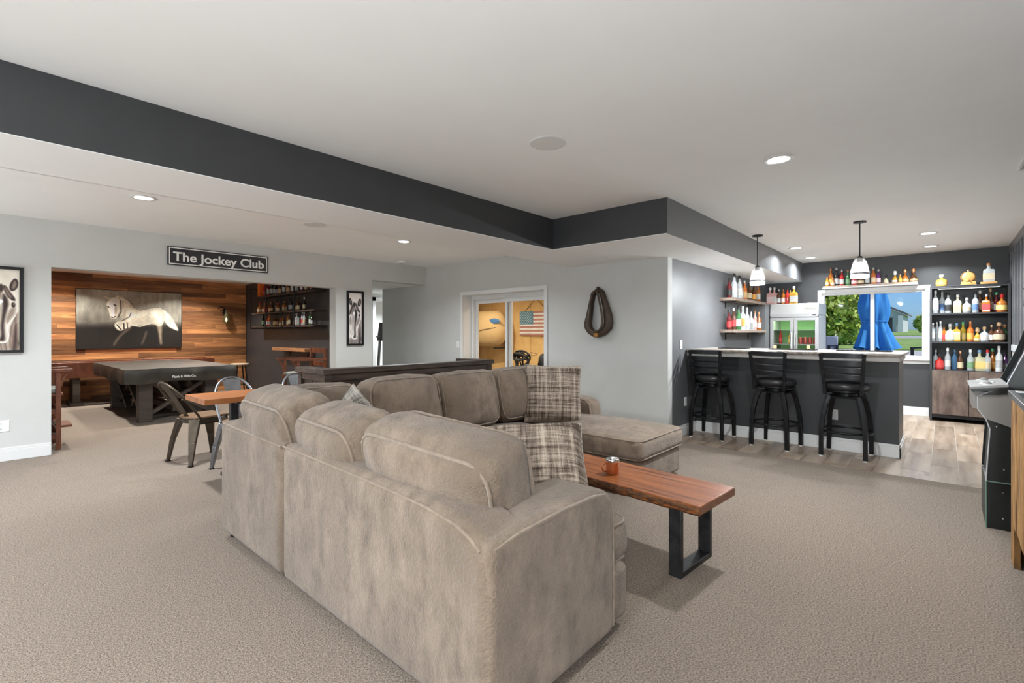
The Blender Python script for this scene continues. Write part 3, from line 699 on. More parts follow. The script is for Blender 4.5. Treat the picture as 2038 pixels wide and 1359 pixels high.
# ---------------------------------------------------------------- table and metal chairs
tb = thing('dining_table', 'narrow butcher block table on black legs behind the sofa', 'table', (1.95, 4.68, 0))
for k in range(9):
    B(-.72, .72, -.262 + k * .0583, -.262 + (k + 1) * .0583 - .0006, .715, .76).build('stave', TABLEW, tb, bevel=.0015)
B(-.45, .45, -.17, .17, .69, .715).build('apron', STEEL, tb)
for s_ in (-1, 1):
    MB().box(s_ * .42 - .03, s_ * .42 + .03, -.03, .03, .03, .69).build('pedestal', STEEL, tb)
    MB().box(s_ * .42 - .035, s_ * .42 + .035, -.24, .24, 0, .03).build('foot', STEEL, tb, bevel=.004)
def metal_chair(label, loc, rz, fm, seatmat, hz=.82):
    t = thing('metal_chair', label, 'chair', loc, rz, 'industrial metal chairs around the narrow table')
    # seat with a rounded back edge, faces +x
    sp = [(.175, -.165), (.185, -.15), (.185, .15), (.175, .165), (-.05, .175), (-.13, .15), (-.172, .09), (-.185, 0), (-.172, -.09), (-.13, -.15), (-.05, -.175)]
    MB().prism(sp, 'z', .445, .468).build('seat', seatmat, t, bevel=.006)
    MB().prism([(x * .96, y * .96) for x, y in sp], 'z', .40, .445).build('seat_skirt', fm, t, bevel=.006)
    for sx in (-1, 1):
        for sy in (-1, 1):
            mb = MB()
            mb.bar((sx * .135, sy * .135, .44), (sx * .185, sy * .185, .22), .10, .05, up=(sx, sy, 0), w2=.062, h2=.04)
            mb.bar((sx * .185, sy * .185, .222), (sx * .215, sy * .215, .006), .062, .04, up=(sx, sy, 0), w2=.034, h2=.028)
            lg = mb.build('leg', fm, t, bevel=.006)
            B(sx * .215 - .019, sx * .215 + .019, sy * .215 - .019, sy * .215 + .019, 0, .012).build('glide', BLACK, lg)
    for sy in (-1, 1):
        MB().bar((-.16, sy * .15, .40), (.16, sy * .15, .40), .012, .03).build('side_brace', fm, t)
    hp = []
    for k in range(17):
        u = k / 16; a = math.pi * u
        zz = hz - .0; 
        y = .175 * math.cos(a) if .12 < u < .88 else .175 * (1 if u < .5 else -1) * (.97)
        z = .45 + (hz - .45) * (math.sin(a) ** .55 if 0 < u < 1 else 0)
        x = -.10 - .27 * (z - .45) / (hz - .45)
        hp.append((x, y * (1 + .12 * (z - .45) / (hz - .45)), z))
    MB().tube(hp, .0115, 8).build('back_hoop', fm, t, smooth=60)
    spm = MB()
    for k in range(7):
        z = .45 + k / 6 * (hz - .462); x = -.135 - .228 * (z - .45) / (hz - .45); w = .042 + .04 * k / 6
        spm.v += [(x, -w, z), (x, w, z), (x - .004, w, z), (x - .004, -w, z)]
    for k in range(6):
        o = k * 4; spm.f += [(o, o + 1, o + 5, o + 4), (o + 2, o + 3, o + 7, o + 6), (o + 1, o + 2, o + 6, o + 5), (o + 3, o, o + 4, o + 7)]
    spm.f += [(0, 3, 2, 1), (24, 25, 26, 27)]
    spo = spm.build('back_splat', fm, t, smooth=50)
    return t
metal_chair('bronzed metal chair with a wooden seat standing clear of the table', (1.56, 5.68, 0), R(12), GUN, SEATW)
metal_chair('grey metal chair pushed in at the end of the table nearest the billiard table', (1.72, 4.98, 0), R(-90), GALV, SEATW, .85)
metal_chair('grey metal chair partly hidden by the dark bar ledge', (2.36, 4.98, 0), R(-90), GALV, SEATW, .85)

# ---------------------------------------------------------------- bar
bar = thing('bar_counter', 'charcoal bar with a stone patterned counter and white baseboard', 'bar', (0, 0, 0))
B(6.39, 6.50, .35, 2.465, .0, 1.005).build('front_panel', DARK, bar)
B(6.50, 7.05, .35, .45, .0, 1.005).build('end_panel', DARK, bar)
B(6.50, 7.05, .45, 2.465, .55, .58).build('inner_shelf', DKWOODX, bar)
MB().prism([(.30, 1.06), (2.464, 1.06), (2.464, 1.092), (.30, 1.092)], 'x', 6.08, 7.08).build('countertop', COUNTER, bar, bevel=.014, seg=3)
B(6.115, 7.05, .33, 2.464, 1.005, 1.06).build('fascia', FASCIA, bar, bevel=.004)
MB().box(6.374, 6.39, .334, 2.452, 0, .11).box(6.38, 6.39, .34, 2.452, .11, .138).box(6.374, 7.05, .334, .35, 0, .11).box(6.38, 7.05, .34, .35, .11, .138).build('baseboard', WHITE, bar, bevel=.003)
po = thing('power_outlet', 'outlet on the charcoal bar front behind the stool nearest the window end', 'outlet', (6.39, .915, .39), R(-90), 'wall plates')
MB().box(-.036, .036, -.006, 0, -.057, .057).build('cover_plate', PLASTIC, po, bevel=.003)
for dz in (-.026, .026): MB().box(-.017, .017, -.0085, -.005, dz - .014, dz + .014).build('receptacle', WHITE, po, bevel=.002)
MAT = pm('bar_mat_rubber', (.012, .012, .013), rough=.7, bump=(200, .4, .003))
for k, (y0, y1, lb) in enumerate(((1.88, 2.22, 'black rubber bar mat behind the first stool by the grey wall'), (1.12, 1.62, 'black rubber bar mat behind the middle stool'), (.42, .92, 'black rubber bar mat near the open end of the bar'))):
    m_ = thing('bar_mat', lb, 'bar mat', (6.62, (y0 + y1) / 2, 1.092), 0, 'bar mats on the counter')
    h_ = (y1 - y0) / 2
    B(-.09, .09, -h_, h_, 0, .006).build('mat_base', MAT, m_, bevel=.002)
    MB().box(-.09, -.08, -h_, h_, .006, .011).box(.08, .09, -h_, h_, .006, .011).box(-.08, .08, -h_, -h_ + .01, .006, .011).box(-.08, .08, h_ - .01, h_, .006, .011).build('raised_rim', MAT, m_)
    for q in range(int(h_ * 2 / .04)): B(-.078, .078, -h_ + .02 + q * .04, -h_ + .032 + q * .04, .006, .009).build('nub_row', MAT, m_)

def bar_stool(label, loc, rz):
    t = thing('bar_stool', label, 'bar stool', loc, rz, 'black swivel stools along the bar')
    # faces +x, backrest on the -x side
    MB().lathe([(.0, .700), (.19, .700), (.208, .715), (.214, .740), (.205, .762), (.16, .778), (.08, .785), (0, .786)], 32).build('seat', LEATH, t, smooth=50)
    MB().lathe([(.0, .672), (.175, .672), (.195, .682), (.195, .700), (0, .700)], 32).build('seat_pan', BLACK, t, smooth=40)
    MB().lathe([(.11, .635), (.11, .672)], 20).build('swivel', BLACK, t, smooth=40)
    MB().box(-.15, .15, -.15, .15, .615, .635).build('swivel_plate', BLACK, t, bevel=.01)
    for sx in (-1, 1):
        for sy in (-1, 1):
            pts = [(.125, .635), (.150, .56), (.172, .44), (.186, .32), (.190, .22), (.192, .012)]
            mb = MB()
            for (r0, z0), (r1, z1) in zip(pts[:-1], pts[1:]): mb.bar((sx * r0, sy * r0, z0 + .004), (sx * r1, sy * r1, z1 - .004 if z1 > .05 else z1), .040, .040, up=(sx, 0, 0))
            lg = mb.build('leg', BLACK, t, bevel=.004)
            MB().lathe([(.019, 0), (.021, .012)], 10, (sx * .192, sy * .192, 0)).build('glide', PLASTIC, lg)
    MB().tube([(.232 * math.cos(k * math.pi / 20), .232 * math.sin(k * math.pi / 20), .265) for k in range(40)], .0125, 8, True).build('foot_ring', BLACK, t, smooth=60)
    bz = [.655, .76, .9, 1.04, 1.085]
    def bx(z): return -.185 - .05 * max(0, (z - .72)) / .36
    def by(z): return .158 + .028 * max(0, (z - .70)) / .36
    for sy in (-1, 1):
        mb = MB()
        for z0, z1 in zip(bz[:-1], bz[1:]): mb.bar((bx(z0), sy * by(z0), z0), (bx(z1), sy * by(z1), z1), .032, .028, up=(1, 0, 0))
        mb.build('upright', BLACK, t, bevel=.004)
        MB().bar((-.19, sy * .155, .685), (-.05, sy * .15, .685), .03, .03).build('back_bracket', BLACK, t)
    for k, (z, h_) in enumerate(((1.063, .050), (.985, .060), (.912, .058), (.845, .050))):
        mb = MB(); n = 8; o = 0
        for i in range(n + 1):
            u = i / n * 2 - 1; y = u * by(z); x = bx(z) - .030 * (1 - u * u)
            mb.v += [(x - .006, y, z - h_ / 2), (x + .006, y, z - h_ / 2), (x + .006, y, z + h_ / 2), (x - .006, y, z + h_ / 2)]
        for i in range(n):
            a = i * 4
            for q in range(4): mb.f.append((a + q, a + (q + 1) % 4, a + 4 + (q + 1) % 4, a + 4 + q))
        mb.f += [(0, 1, 2, 3), (n * 4 + 3, n * 4 + 2, n * 4 + 1, n * 4)]
        mb.build('back_slat', BLACK, t, bevel=.003)
    return t
bar_stool('black swivel bar stool nearest the grey wall', (6.175, 2.165, 0), R(-3))
bar_stool('black swivel bar stool in the middle, turned a little', (6.165, 1.445, 0), R(-9))
bar_stool('black swivel bar stool at the open end of the bar', (6.165, .775, 0), R(-2))

# ---------------------------------------------------------------- bottle cabinet
cab = thing('shelf_cabinet', 'tall black bottle shelf with rustic brown doors beside the window', 'cabinet', (0, 0, 0))
X0, X1, Y0, Y1 = 9.46, 9.86, -.675, .165
ST = pm('black_shelf_laminate', (.028, .028, .030), rough=.45)
for ya in (Y0, Y1 - .025): B(X0, X1, ya, ya + .025, .0, 1.975).build('side_panel', ST, cab)
B(X1 - .012, X1, Y0 + .025, Y1 - .025, .1, 1.95).build('back_board', ST, cab)
for z in (.735, 1.150, 1.565, 1.950): B(X0 + .004, X1 - .012, Y0 + .025, Y1 - .025, z, z + .022).build('shelf', ST, cab)
B(X0, X1, Y0, Y1, 1.975, 1.985).build('top_board', ST, cab)
B(X0 + .02, X1, Y0 + .025, Y1 - .025, .075, .10).build('bottom_board', ST, cab)
for ya, yb in ((-.253, Y1 - .027), (Y0 + .027, -.259)):
    B(X0 - .004, X0 + .014, ya, yb, .105, .745).build('door', CABW, cab, bevel=.002)
MB().box(X0 + .01, X0 + .03, Y0 + .025, Y1 - .025, .055, .10).build('bottom_rail', BLACK, cab)
lp = thing('shelf_light', 'slim light strip under the cabinet top', 'light strip', (9.52, -.25, 1.95))
B(-.012, .012, -.33, .33, -.010, 0).build('housing', PLASTIC, lp)
B(-.008, .008, -.32, .32, -.0125, -.010).build('diffuser', emat('shelf_led', (1, .97, .92), 1.5), lp)

# ---------------------------------------------------------------- fridge
fr = thing('glass_door_fridge', 'steel two door glass fridge with bottles on top', 'fridge', (0, 0, 0))
FY0, FY1, FX = 1.525, 2.245, 9.17
MB().box(FX + .05, 9.84, FY0, FY0 + .03, .1, 1.60).box(FX + .05, 9.84, FY1 - .03, FY1, .1, 1.60).box(9.81, 9.84, FY0, FY1, .1, 1.60).box(FX + .05, 9.84, FY0, FY1, .08, .13).build('body', FRAMEF, fr)
MB().prism([(FX - .01, 1.585), (FX + .02, 1.79), (9.84, 1.79), (9.84, 1.585)], 'y', FY0, FY1).build('canopy', STEELF, fr, bevel=.008)
B(FX - .014, FX + .0, FY0 + .01, FY1 - .01, 1.565, 1.615).build('vent_rail', FRAMEF, fr)
B(FX - .0155, FX - .0125, FY0 + .03, FY0 + .085, 1.582, 1.602).build('display', BLACK, fr)
text_obj('logo', 'PROCOOL', .05, pm('logo_bronze', (.25, .20, .13), rough=.5), fr, (FX + .0035, FY0 + .115, 1.703), (R(90 - 8), 0, R(-90)), .17, .001)
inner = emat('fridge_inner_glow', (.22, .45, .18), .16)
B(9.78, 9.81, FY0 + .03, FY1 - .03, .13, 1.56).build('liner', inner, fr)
for z in (.62, .86, 1.10, 1.34): B(FX + .10, 9.78, FY0 + .03, FY1 - .03, z, z + .008).build('wire_shelf', FRAMEF, fr)
ym = (FY0 + FY1) / 2
for a, b in ((FY0 + .002, ym - .004), (ym + .004, FY1 - .002)):
    d_ = MB().box(FX, FX + .045, a, a + .05, .16, 1.555).box(FX, FX + .045, b - .05, b, .16, 1.555).box(FX, FX + .045, a + .05, b - .05, 1.505, 1.555).box(FX, FX + .045, a + .05, b - .05, .16, .24).build('door', FRAMEF, fr, bevel=.003)
    B(FX + .02, FX + .026, a + .05, b - .05, .24, 1.505).build('pane', GLASSD, d_)
    hy = b - .022 if a < ym - .1 else a + .022
    MB().tube([(FX, hy, 1.30), (FX - .045, hy, 1.28), (FX - .05, hy, 1.0), (FX - .045, hy, .74), (FX, hy, .72)], .012, 8).build('handle', SILV, d_, smooth=60)
for x, y in ((9.25, 1.56), (9.25, 2.21), (9.78, 1.56), (9.78, 2.21)): B(x - .025, x + .025, y - .025, y + .025, 0, .1).build('foot', BLACK, fr)
fl = bpy.data.lights.new('lamp_light', 'AREA'); fl.shape = 'RECTANGLE'; fl.size = .04; fl.size_y = .6; fl.energy = 3.0; fl.color = (.75, 1, .65)
fo = bpy.data.objects.new('lamp_light', fl); C.objects.link(fo); fo.location = (FX + .12, ym, 1.55); fo.parent = fr
# ---------------------------------------------------------------- arcade machine and barn wood game cabinet
arc = thing('arcade_machine', 'black arcade machine with a grey control panel on a riser', 'arcade machine', (0, 0, 0))
ARCS = pm('arcade_black', (.010, .013, .012), rough=.4); CPAN = pm('control_panel_grey', (.27, .26, .25), (.34, .33, .32), 8, rough=.6, spec=.25)
TMOLD = pm('arcade_edge', (.16, .26, .20), rough=.35); SKIRT = pm('arcade_panel_taupe', (.25, .23, .21), rough=.45)
prof = [(-.205, .315), (-.215, .50), (-.225, .66), (-.205, .725), (-.165, .79), (-.165, .875), (-.30, .955), (-.385, 1.18), (-.45, 1.42), (-.42, 1.50), (-.42, 1.62), (-.665, 1.62), (-.665, .315)]
for xa in (4.50, 5.02): MB().prism(prof, 'x', xa, xa + .018).build('side_panel', ARCS, arc, bevel=.002)
MB().prism([(p[0] - .012, p[1]) for p in prof[:4]] + [(-.67, .73), (-.67, .315)], 'x', 4.518, 5.02).build('front_panel', ARCS, arc)
MB().prism([(-.205, .727), (-.160, .79), (-.157, .878), (-.34, .900), (-.40, .80), (-.33, .68)], 'x', 4.494, 4.5).build('side_skirt', SKIRT, arc)
MB().prism([(-.128, .922), (-.128, .938), (-.31, .965), (-.31, .945)], 'x', 4.47, 5.06).build('control_panel', CPAN, arc, bevel=.003)
MB().prism([(-.135, .905), (-.135, .922), (-.31, .945), (-.31, .925)], 'x', 4.48, 5.05).build('panel_edge', ARCS, arc)
B(4.518, 5.02, -.66, -.14, .79, .905).build('control_box', SKIRT, arc)
MB().prism([(-.325, .97), (-.40, 1.16), (-.465, 1.40), (-.48, 1.40), (-.42, 1.16), (-.345, .97)], 'x', 4.52, 5.02).build('screen', pm('arcade_screen', (.006, .007, .008), rough=.08), arc)
B(4.52, 5.02, -.66, -.42, 1.50, 1.61).build('marquee', ARCS, arc)
for xa in (4.60, 4.95):
    b_ = MB().lathe([(.040, 0), (.038, .004), (.026, .005)], 20, (xa, -.215, .949)).build('trackball_ring', WHITE, arc, smooth=40)
    MB().lathe([(.024, .002), (.022, .012), (.012, .020), (0, .022)], 16, (xa, -.215, .949)).build('trackball', CPAN, b_, smooth=180)
for k in range(6): MB().lathe([(.014, 0), (.013, .006), (0, .0075)], 12, (4.68 + (k % 3) * .04, -.20 - (k // 3) * .045, .947 + (k // 3) * .007)).build('button', WHITE, arc, smooth=40)
B(4.515, 5.02, -.66, -.205, .0, .312).build('riser', ARCS, arc, bevel=.003)
MB().tube([(4.499, -.206, .005), (4.499, -.206, .31)], .004, 6).build('edge_molding', TMOLD, arc)
MB().tube([(4.497, y, z) for y, z in prof[:9]], .0045, 6).build('edge_molding', pm('arcade_molding_light', (.55, .56, .58), rough=.3), arc, smooth=60)
MB().bar((4.498, -.206, .314), (4.498, -.66, .314), .006, .006).build('edge_molding', TMOLD, arc)
for y, z in ((-.255, .68), (-.29, .40), (-.285, .25), (-.285, .08)): MB().lathe([(.006, -.002), (.004, .002)], 8).xf(Matrix.Translation((4.498, y, z)) @ Matrix.Rotation(R(-90), 4, 'Y')).build('bolt', SILV, arc)
bw = thing('barn_wood_cabinet', 'barn wood clad game cabinet with a metal edged dark top', 'game cabinet', (0, 0, 0))
for k in range(8):
    xa = 3.985 - (k + 1) * .16; zb = 0 if k in (0, 7) else .235
    B(xa, xa + .157, -.312 + (k % 3) * .002, -.284 + (k % 2) * .003, zb, .935).build('plank', BARN, bw, bevel=.003)
for k in range(3): B(3.955, 3.982, -.666 + k * .118, -.666 + (k + 1) * .118 - .003, 0 if k != 1 else .2, .935).build('plank', BARN, bw, bevel=.003)
for k in range(3): B(2.705, 2.732, -.666 + k * .118, -.666 + (k + 1) * .118 - .003, 0 if k != 1 else .2, .935).build('plank', BARN, bw, bevel=.003)
B(2.74, 3.95, -.665, -.32, .24, .26).build('bottom_board', DKWOODX, bw); B(2.74, 3.95, -.665, -.65, .26, .93).build('back_board', DKWOODX, bw)
MB().box(2.69, 4.0, -.30, -.272, .935, .968).box(2.69, 4.0, -.668, -.642, .935, .968).box(2.69, 2.718, -.642, -.30, .935, .968).box(3.972, 4.0, -.642, -.30, .935, .968).build('metal_edge', SILV, bw, bevel=.003)
B(2.718, 3.972, -.642, -.30, .940, .962).build('top', pm('smoked_top', (.05, .055, .065), rough=.12), bw)
# ---------------------------------------------------------------- paintings (real flat pictures: colour lives in the paint layer)
def inside(poly, U, V):
    ins = np.zeros(U.shape, bool); n = len(poly)
    for i in range(n):
        x0, y0 = poly[i]; x1, y1 = poly[(i + 1) % n]
        if y0 == y1: continue
        c = ((y0 > V) != (y1 > V)) & (U < (x1 - x0) * (V - y0) / (y1 - y0) + x0); ins ^= c
    return ins
def smooth_poly(poly, it=2):
    for _ in range(it):
        q = []
        for i in range(len(poly)):
            a = poly[i]; b = poly[(i + 1) % len(poly)]
            q += [(a[0] * .75 + b[0] * .25, a[1] * .75 + b[1] * .25), (a[0] * .25 + b[0] * .75, a[1] * .25 + b[1] * .75)]
        poly = q
    return poly
def sdist(poly, U, V, asp):
    d = np.full(U.shape, 9.0)
    for i in range(len(poly)):
        x0, y0 = poly[i]; x1, y1 = poly[(i + 1) % len(poly)]
        ax, ay, bx_, by_ = x0 * asp, y0, x1 * asp, y1; px, py = U * asp, V
        l2 = (bx_ - ax) ** 2 + (by_ - ay) ** 2 + 1e-9
        t = np.clip(((px - ax) * (bx_ - ax) + (py - ay) * (by_ - ay)) / l2, 0, 1)
        d = np.minimum(d, np.hypot(px - ax - t * (bx_ - ax), py - ay - t * (by_ - ay)))
    return np.where(inside(poly, U, V), d, -d)
def vnoise(U, V, fx, fy, seed):
    r = np.random.RandomState(seed); g = r.rand(int(fy) + 3, int(fx) + 3)
    x = U * fx; y = V * fy; i = x.astype(int); j = y.astype(int); a = x - i; b = y - j
    a = a * a * (3 - 2 * a); b = b * b * (3 - 2 * b)
    return (g[j, i] * (1 - a) + g[j, i + 1] * a) * (1 - b) + (g[j + 1, i] * (1 - a) + g[j + 1, i + 1] * a) * b
class Paint:
    def __init__(s, nx, nz, asp):
        s.U, s.V = np.meshgrid((np.arange(nx) + .5) / nx, (np.arange(nz) + .5) / nz); s.asp = asp
        s.c = np.zeros((nz, nx, 3)); s.nx = nx; s.nz = nz
    def fill(s, poly, col, soft=.01, sm=2, op=1, tex=0, light=None, seed=1):
        d = sdist(smooth_poly(poly, sm), s.U, s.V, s.asp); a = np.clip(d / soft + .5, 0, 1)[..., None] * op
        col = np.array(col, float) * np.ones(s.c.shape)
        if tex: col = col * (1 - tex + 2 * tex * (.6 * vnoise(s.U, s.V, 26, 10, seed) + .4 * vnoise(s.U, s.V, 70, 30, seed + 1)))[..., None]
        if light is not None: col = col * (light[0] + (light[1] - light[0]) * np.clip(d / light[2], 0, 1))[..., None]
        s.c = s.c * (1 - a) + col * a; return s
    def line(s, pts, w, col, op=1):
        d = np.full(s.U.shape, 9.0)
        for (x0, y0), (x1, y1) in zip(pts[:-1], pts[1:]):
            ax, ay, bx_, by_ = x0 * s.asp, y0, x1 * s.asp, y1; px, py = s.U * s.asp, s.V
            l2 = (bx_ - ax) ** 2 + (by_ - ay) ** 2 + 1e-9
            t = np.clip(((px - ax) * (bx_ - ax) + (py - ay) * (by_ - ay)) / l2, 0, 1)
            d = np.minimum(d, np.hypot(px - ax - t * (bx_ - ax), py - ay - t * (by_ - ay)))
        a = np.clip(1.5 - d / w, 0, 1)[..., None] * op; s.c = s.c * (1 - a) + np.array(col) * a; return s
    def mesh(s, name, w, h, parent, loc, rz):
        """picture plane facing local -y, centred on loc"""
        nx, nz = s.nx, s.nz
        xs = np.linspace(-w / 2, w / 2, nx + 1); zs = np.linspace(-h / 2, h / 2, nz + 1)
        X, Z = np.meshgrid(xs, zs); v = np.stack([X, np.zeros_like(X), Z], -1).reshape(-1, 3)
        i = (np.arange(nz)[:, None] * (nx + 1) + np.arange(nx)[None]).reshape(-1)
        f = np.stack([i, i + 1, i + nx + 2, i + nx + 1], -1)
        me = bpy.data.meshes.new(name); me.from_pydata(v.tolist(), [], f.tolist())
        at = me.color_attributes.new('paint', 'FLOAT_COLOR', 'CORNER')
        col = np.concatenate([np.clip(s.c, 0, 1) ** 2.2, np.ones((nz, nx, 1))], -1).reshape(-1, 4)
        at.data.foreach_set('color', np.repeat(col, 4, 0).reshape(-1).astype(np.float32))
        m = bpy.data.materials.new(name + '_paint'); m.use_nodes = True; n = m.node_tree.nodes
        a = n.new('ShaderNodeAttribute'); a.attribute_name = 'paint'; b = n['Principled BSDF']; b.inputs['Roughness'].default_value = .55
        m.node_tree.links.new(a.outputs['Color'], b.inputs['Base Color']); me.materials.append(m)
        o = bpy.data.objects.new(name, me); C.objects.link(o); o.parent = parent; o.location = loc; o.rotation_euler = (0, 0, rz); return o
# big canvas of a pale horse
def hc(pts):
    out = []
    for x, y in pts:
        u = (x - 408) / 577; yt = 415 + 28 * u; yb = 745 - 8 * u; out.append((u, (yb - y) / (yb - yt)))
    return out
P = Paint(230, 130, 1.45)
U, V = P.U, P.V
nb = .5 * vnoise(U, V, 14, 4, 3) + .3 * vnoise(U, V, 40, 6, 4) + .2 * vnoise(U, V, 90, 20, 5)
gnd = np.clip((.50 + .10 * (vnoise(U, V, 6, 3, 8) - .5) - V) / .16, 0, 1) ** .8
gnd = np.maximum(gnd, np.clip(.55 - np.hypot((U - .12) * 2.2, (V - .45) * 2.6), 0, 1) * .9)
base = (.46 + .34 * nb)[..., None] * np.array([1.02, .99, .90])
P.c = base * (1 - gnd[..., None]) + np.array([.125, .105, .085]) * (.7 + .5 * nb)[..., None] * gnd[..., None]
PALE = (1.0, .97, .88)
P.fill(hc([(865, 528), (895, 540), (935, 585), (975, 650), (945, 642), (905, 625), (876, 585)]), (.93, .90, .82), .02, tex=.22, seed=31)
P.fill(hc([(655, 640), (690, 612), (700, 630), (645, 668), (618, 700), (604, 728), (590, 726), (608, 690)]), (.40, .36, .31), .03, op=.8)
P.fill(hc([(772, 640), (785, 655), (766, 700), (756, 722), (742, 722), (757, 690)]), (.42, .38, .33), .03, op=.7)
P.fill(hc([(828, 600), (872, 590), (868, 640), (866, 690), (872, 722), (852, 722), (850, 680), (842, 640)]), (.55, .50, .43), .03, tex=.2)
body = [(625, 455), (668, 470), (695, 510), (742, 532), (800, 520), (850, 515), (880, 535), (890, 572), (872, 612), (852, 628), (826, 612), (800, 608), (745, 622), (700, 620), (672, 612), (640, 590), (628, 560), (630, 520), (622, 490)]
P.fill(hc(body), PALE, .02, tex=.17, light=(.85, 1.08, .12), seed=12)
P.fill(hc([(640, 560), (665, 520), (660, 590), (650, 600)]), (.55, .51, .45), .06, op=.55)
P.fill(hc([(700, 585), (760, 560), (820, 560), (840, 600), (780, 612), (710, 618)]), (.70, .66, .58), .10, op=.55, tex=.15)
P.fill(hc([(845, 560), (862, 540), (870, 590), (855, 620)]), (.99, .96, .88), .06, op=.7)
P.fill(hc([(598, 604), (640, 584), (690, 598), (692, 626), (660, 634), (632, 650), (604, 632)]), (.88, .85, .77), .02, tex=.25, seed=17)
P.line(hc([(612, 612), (636, 640)]), .008, (.13, .11, .09)); P.line(hc([(650, 606), (652, 636)]), .009, (.13, .11, .09)); P.line(hc([(668, 600), (672, 632)]), .007, (.2, .18, .15))
P.fill(hc([(575, 470), (600, 462), (625, 468), (632, 500), (630, 535), (618, 560), (606, 580), (582, 580), (573, 550), (564, 520), (556, 498)]), (1.08, 1.04, .95), .016, tex=.06, light=(.92, 1.05, .04))
P.fill(hc([(602, 505), (612, 505), (614, 545), (606, 560), (600, 545)]), (.55, .52, .47), .03, op=.8)
P.fill(hc([(578, 505), (586, 505), (588, 556), (580, 560)]), (1, .98, .92), .03, op=.8)
P.line(hc([(599, 503), (607, 507)]), .010, (.12, .10, .08)); P.line(hc([(566, 512), (571, 517)]), .008, (.15, .12, .1)); P.line(hc([(585, 570), (592, 574)]), .008, (.2, .16, .14)); P.line(hc([(604, 566), (599, 573)]), .007, (.2, .16, .14))
P.fill(hc([(546, 455), (560, 462), (582, 466), (572, 474), (558, 470)]), (.92, .89, .8), .012, 1); P.fill(hc([(600, 464), (626, 449), (624, 466), (612, 474)]), (.9, .87, .8), .012, 1)
P.line(hc([(632, 480), (636, 540), (620, 572)]), .006, (.12, .10, .08), .8)
P.line(hc([(648, 462), (690, 488), (708, 520), (742, 533), (800, 521), (850, 516)]), .004, (.16, .13, .1), .6)
P.line(hc([(693, 616), (740, 624), (800, 606)]), .005, (.98, .96, .88), .9)
P.line(hc([(640, 592), (680, 570), (690, 548)]), .008, (.2, .17, .14), .7)
art = thing('horse_painting', 'wide canvas painting of a pale horse on the plank wall', 'painting', (2.096, 12.06, 1.56))
P.mesh('canvas', 1.66, 1.13, art, (0, -.0015, 0), 0)
B(-.84, .84, 0, .030, -.575, .575).build('stretcher_frame', BLACK, art)
# two framed horse face portraits
def fc(pts, mirror=False):
    out = []
    for x, y in pts:
        u = (x - 275) / 230; out.append((1 - u if mirror else u, (1055 - y) / 880))
    return out
def horse_face(dk, md, lt, bgc, mirror=False):
    P = Paint(90, 300, .30); U, V = P.U, P.V
    P.c = np.array(bgc) * (.95 + .08 * vnoise(U, V, 5, 12, 2))[..., None]
    f = lambda q: fc(q, mirror)
    P.fill(f([(440, 740), (490, 640), (515, 640), (515, 1070), (430, 1070), (425, 900)]), md, .03, tex=.35, seed=5)
    P.fill(f([(470, 780), (490, 760), (480, 1070), (455, 1070)]), dk, .03, op=.8)
    P.fill(f([(492, 640), (510, 600), (506, 1000), (494, 900)]), lt, .02, op=.8)
    P.fill(f([(280, 950), (440, 950), (445, 1070), (275, 1070)]), md, .05, tex=.4, seed=8, op=.85)
    P.fill(f([(280, 300), (300, 258), (335, 315), (340, 375), (318, 405), (288, 350)]), dk, .012); P.fill(f([(292, 300), (302, 285), (322, 330), (318, 370), (300, 345)]), md, .02)
    P.fill(f([(430, 385), (442, 310), (476, 258), (498, 300), (492, 375), (455, 415)]), dk, .012); P.fill(f([(448, 370), (460, 310), (475, 285), (486, 320), (478, 370), (458, 390)]), md, .02)
    head = [(365, 335), (405, 345), (440, 420), (478, 495), (488, 560), (482, 650), (448, 770), (432, 830), (428, 950), (405, 980), (345, 980), (325, 935), (303, 870), (296, 760), (284, 640), (284, 520), (318, 420)]
    P.fill(f(head), lt, .012, tex=.10)
    P.fill(f([(360, 345), (385, 330), (398, 400), (350, 470), (300, 560), (286, 545), (310, 440)]), dk, .02, op=.9)
    P.fill(f([(330, 430), (372, 400), (385, 470), (350, 560), (318, 560)]), md, .03, op=.9)
    P.fill(f([(385, 350), (410, 350), (440, 420), (478, 495), (470, 520), (440, 500), (410, 450)]), dk, .02)
    P.fill(f([(398, 365), (412, 368), (440, 440), (455, 480), (440, 485), (410, 430)]), md, .02, op=.9)
    P.fill(f([(385, 440), (405, 450), (432, 540), (412, 640), (394, 780), (405, 930), (395, 960), (355, 955), (378, 900), (372, 790), (388, 600)]), dk, .03, tex=.2)
    P.fill(f([(345, 560), (372, 570), (375, 640), (360, 760), (352, 860), (340, 740), (338, 640)]), md, .04, op=.75)
    P.fill(f([(440, 600), (478, 580), (470, 660), (440, 720), (418, 780), (408, 720), (425, 650)]), md, .03, op=.85)
    P.fill(f([(296, 600), (316, 585), (330, 660), (318, 730), (302, 690)]), md, .03, op=.8)
    P.fill(f([(370, 498), (394, 526), (366, 558), (343, 530)]), (1, 1, 1), .012, 1)
    P.fill(f([(446, 540), (462, 530), (476, 545), (474, 585), (452, 590)]), dk, .012); P.fill(f([(460, 545), (468, 545), (468, 556), (460, 556)]), (.75, .68, .6), .008, 1)
    P.line(f([(290, 640), (304, 720), (314, 735)]), .0035, dk, .8); P.line(f([(318, 800), (310, 860), (326, 890), (345, 880), (360, 850)]), .0035, dk, .8)
    P.line(f([(330, 950), (345, 970), (405, 972), (425, 945), (430, 880), (418, 830), (420, 780), (475, 680)]), .004, (1, .98, .95), .9)
    P.line(f([(340, 985), (330, 1050)]), .003, dk, .5); P.line(f([(375, 985), (378, 1050)]), .003, dk, .5); P.line(f([(405, 985), (412, 1050)]), .003, dk, .5)
    return P
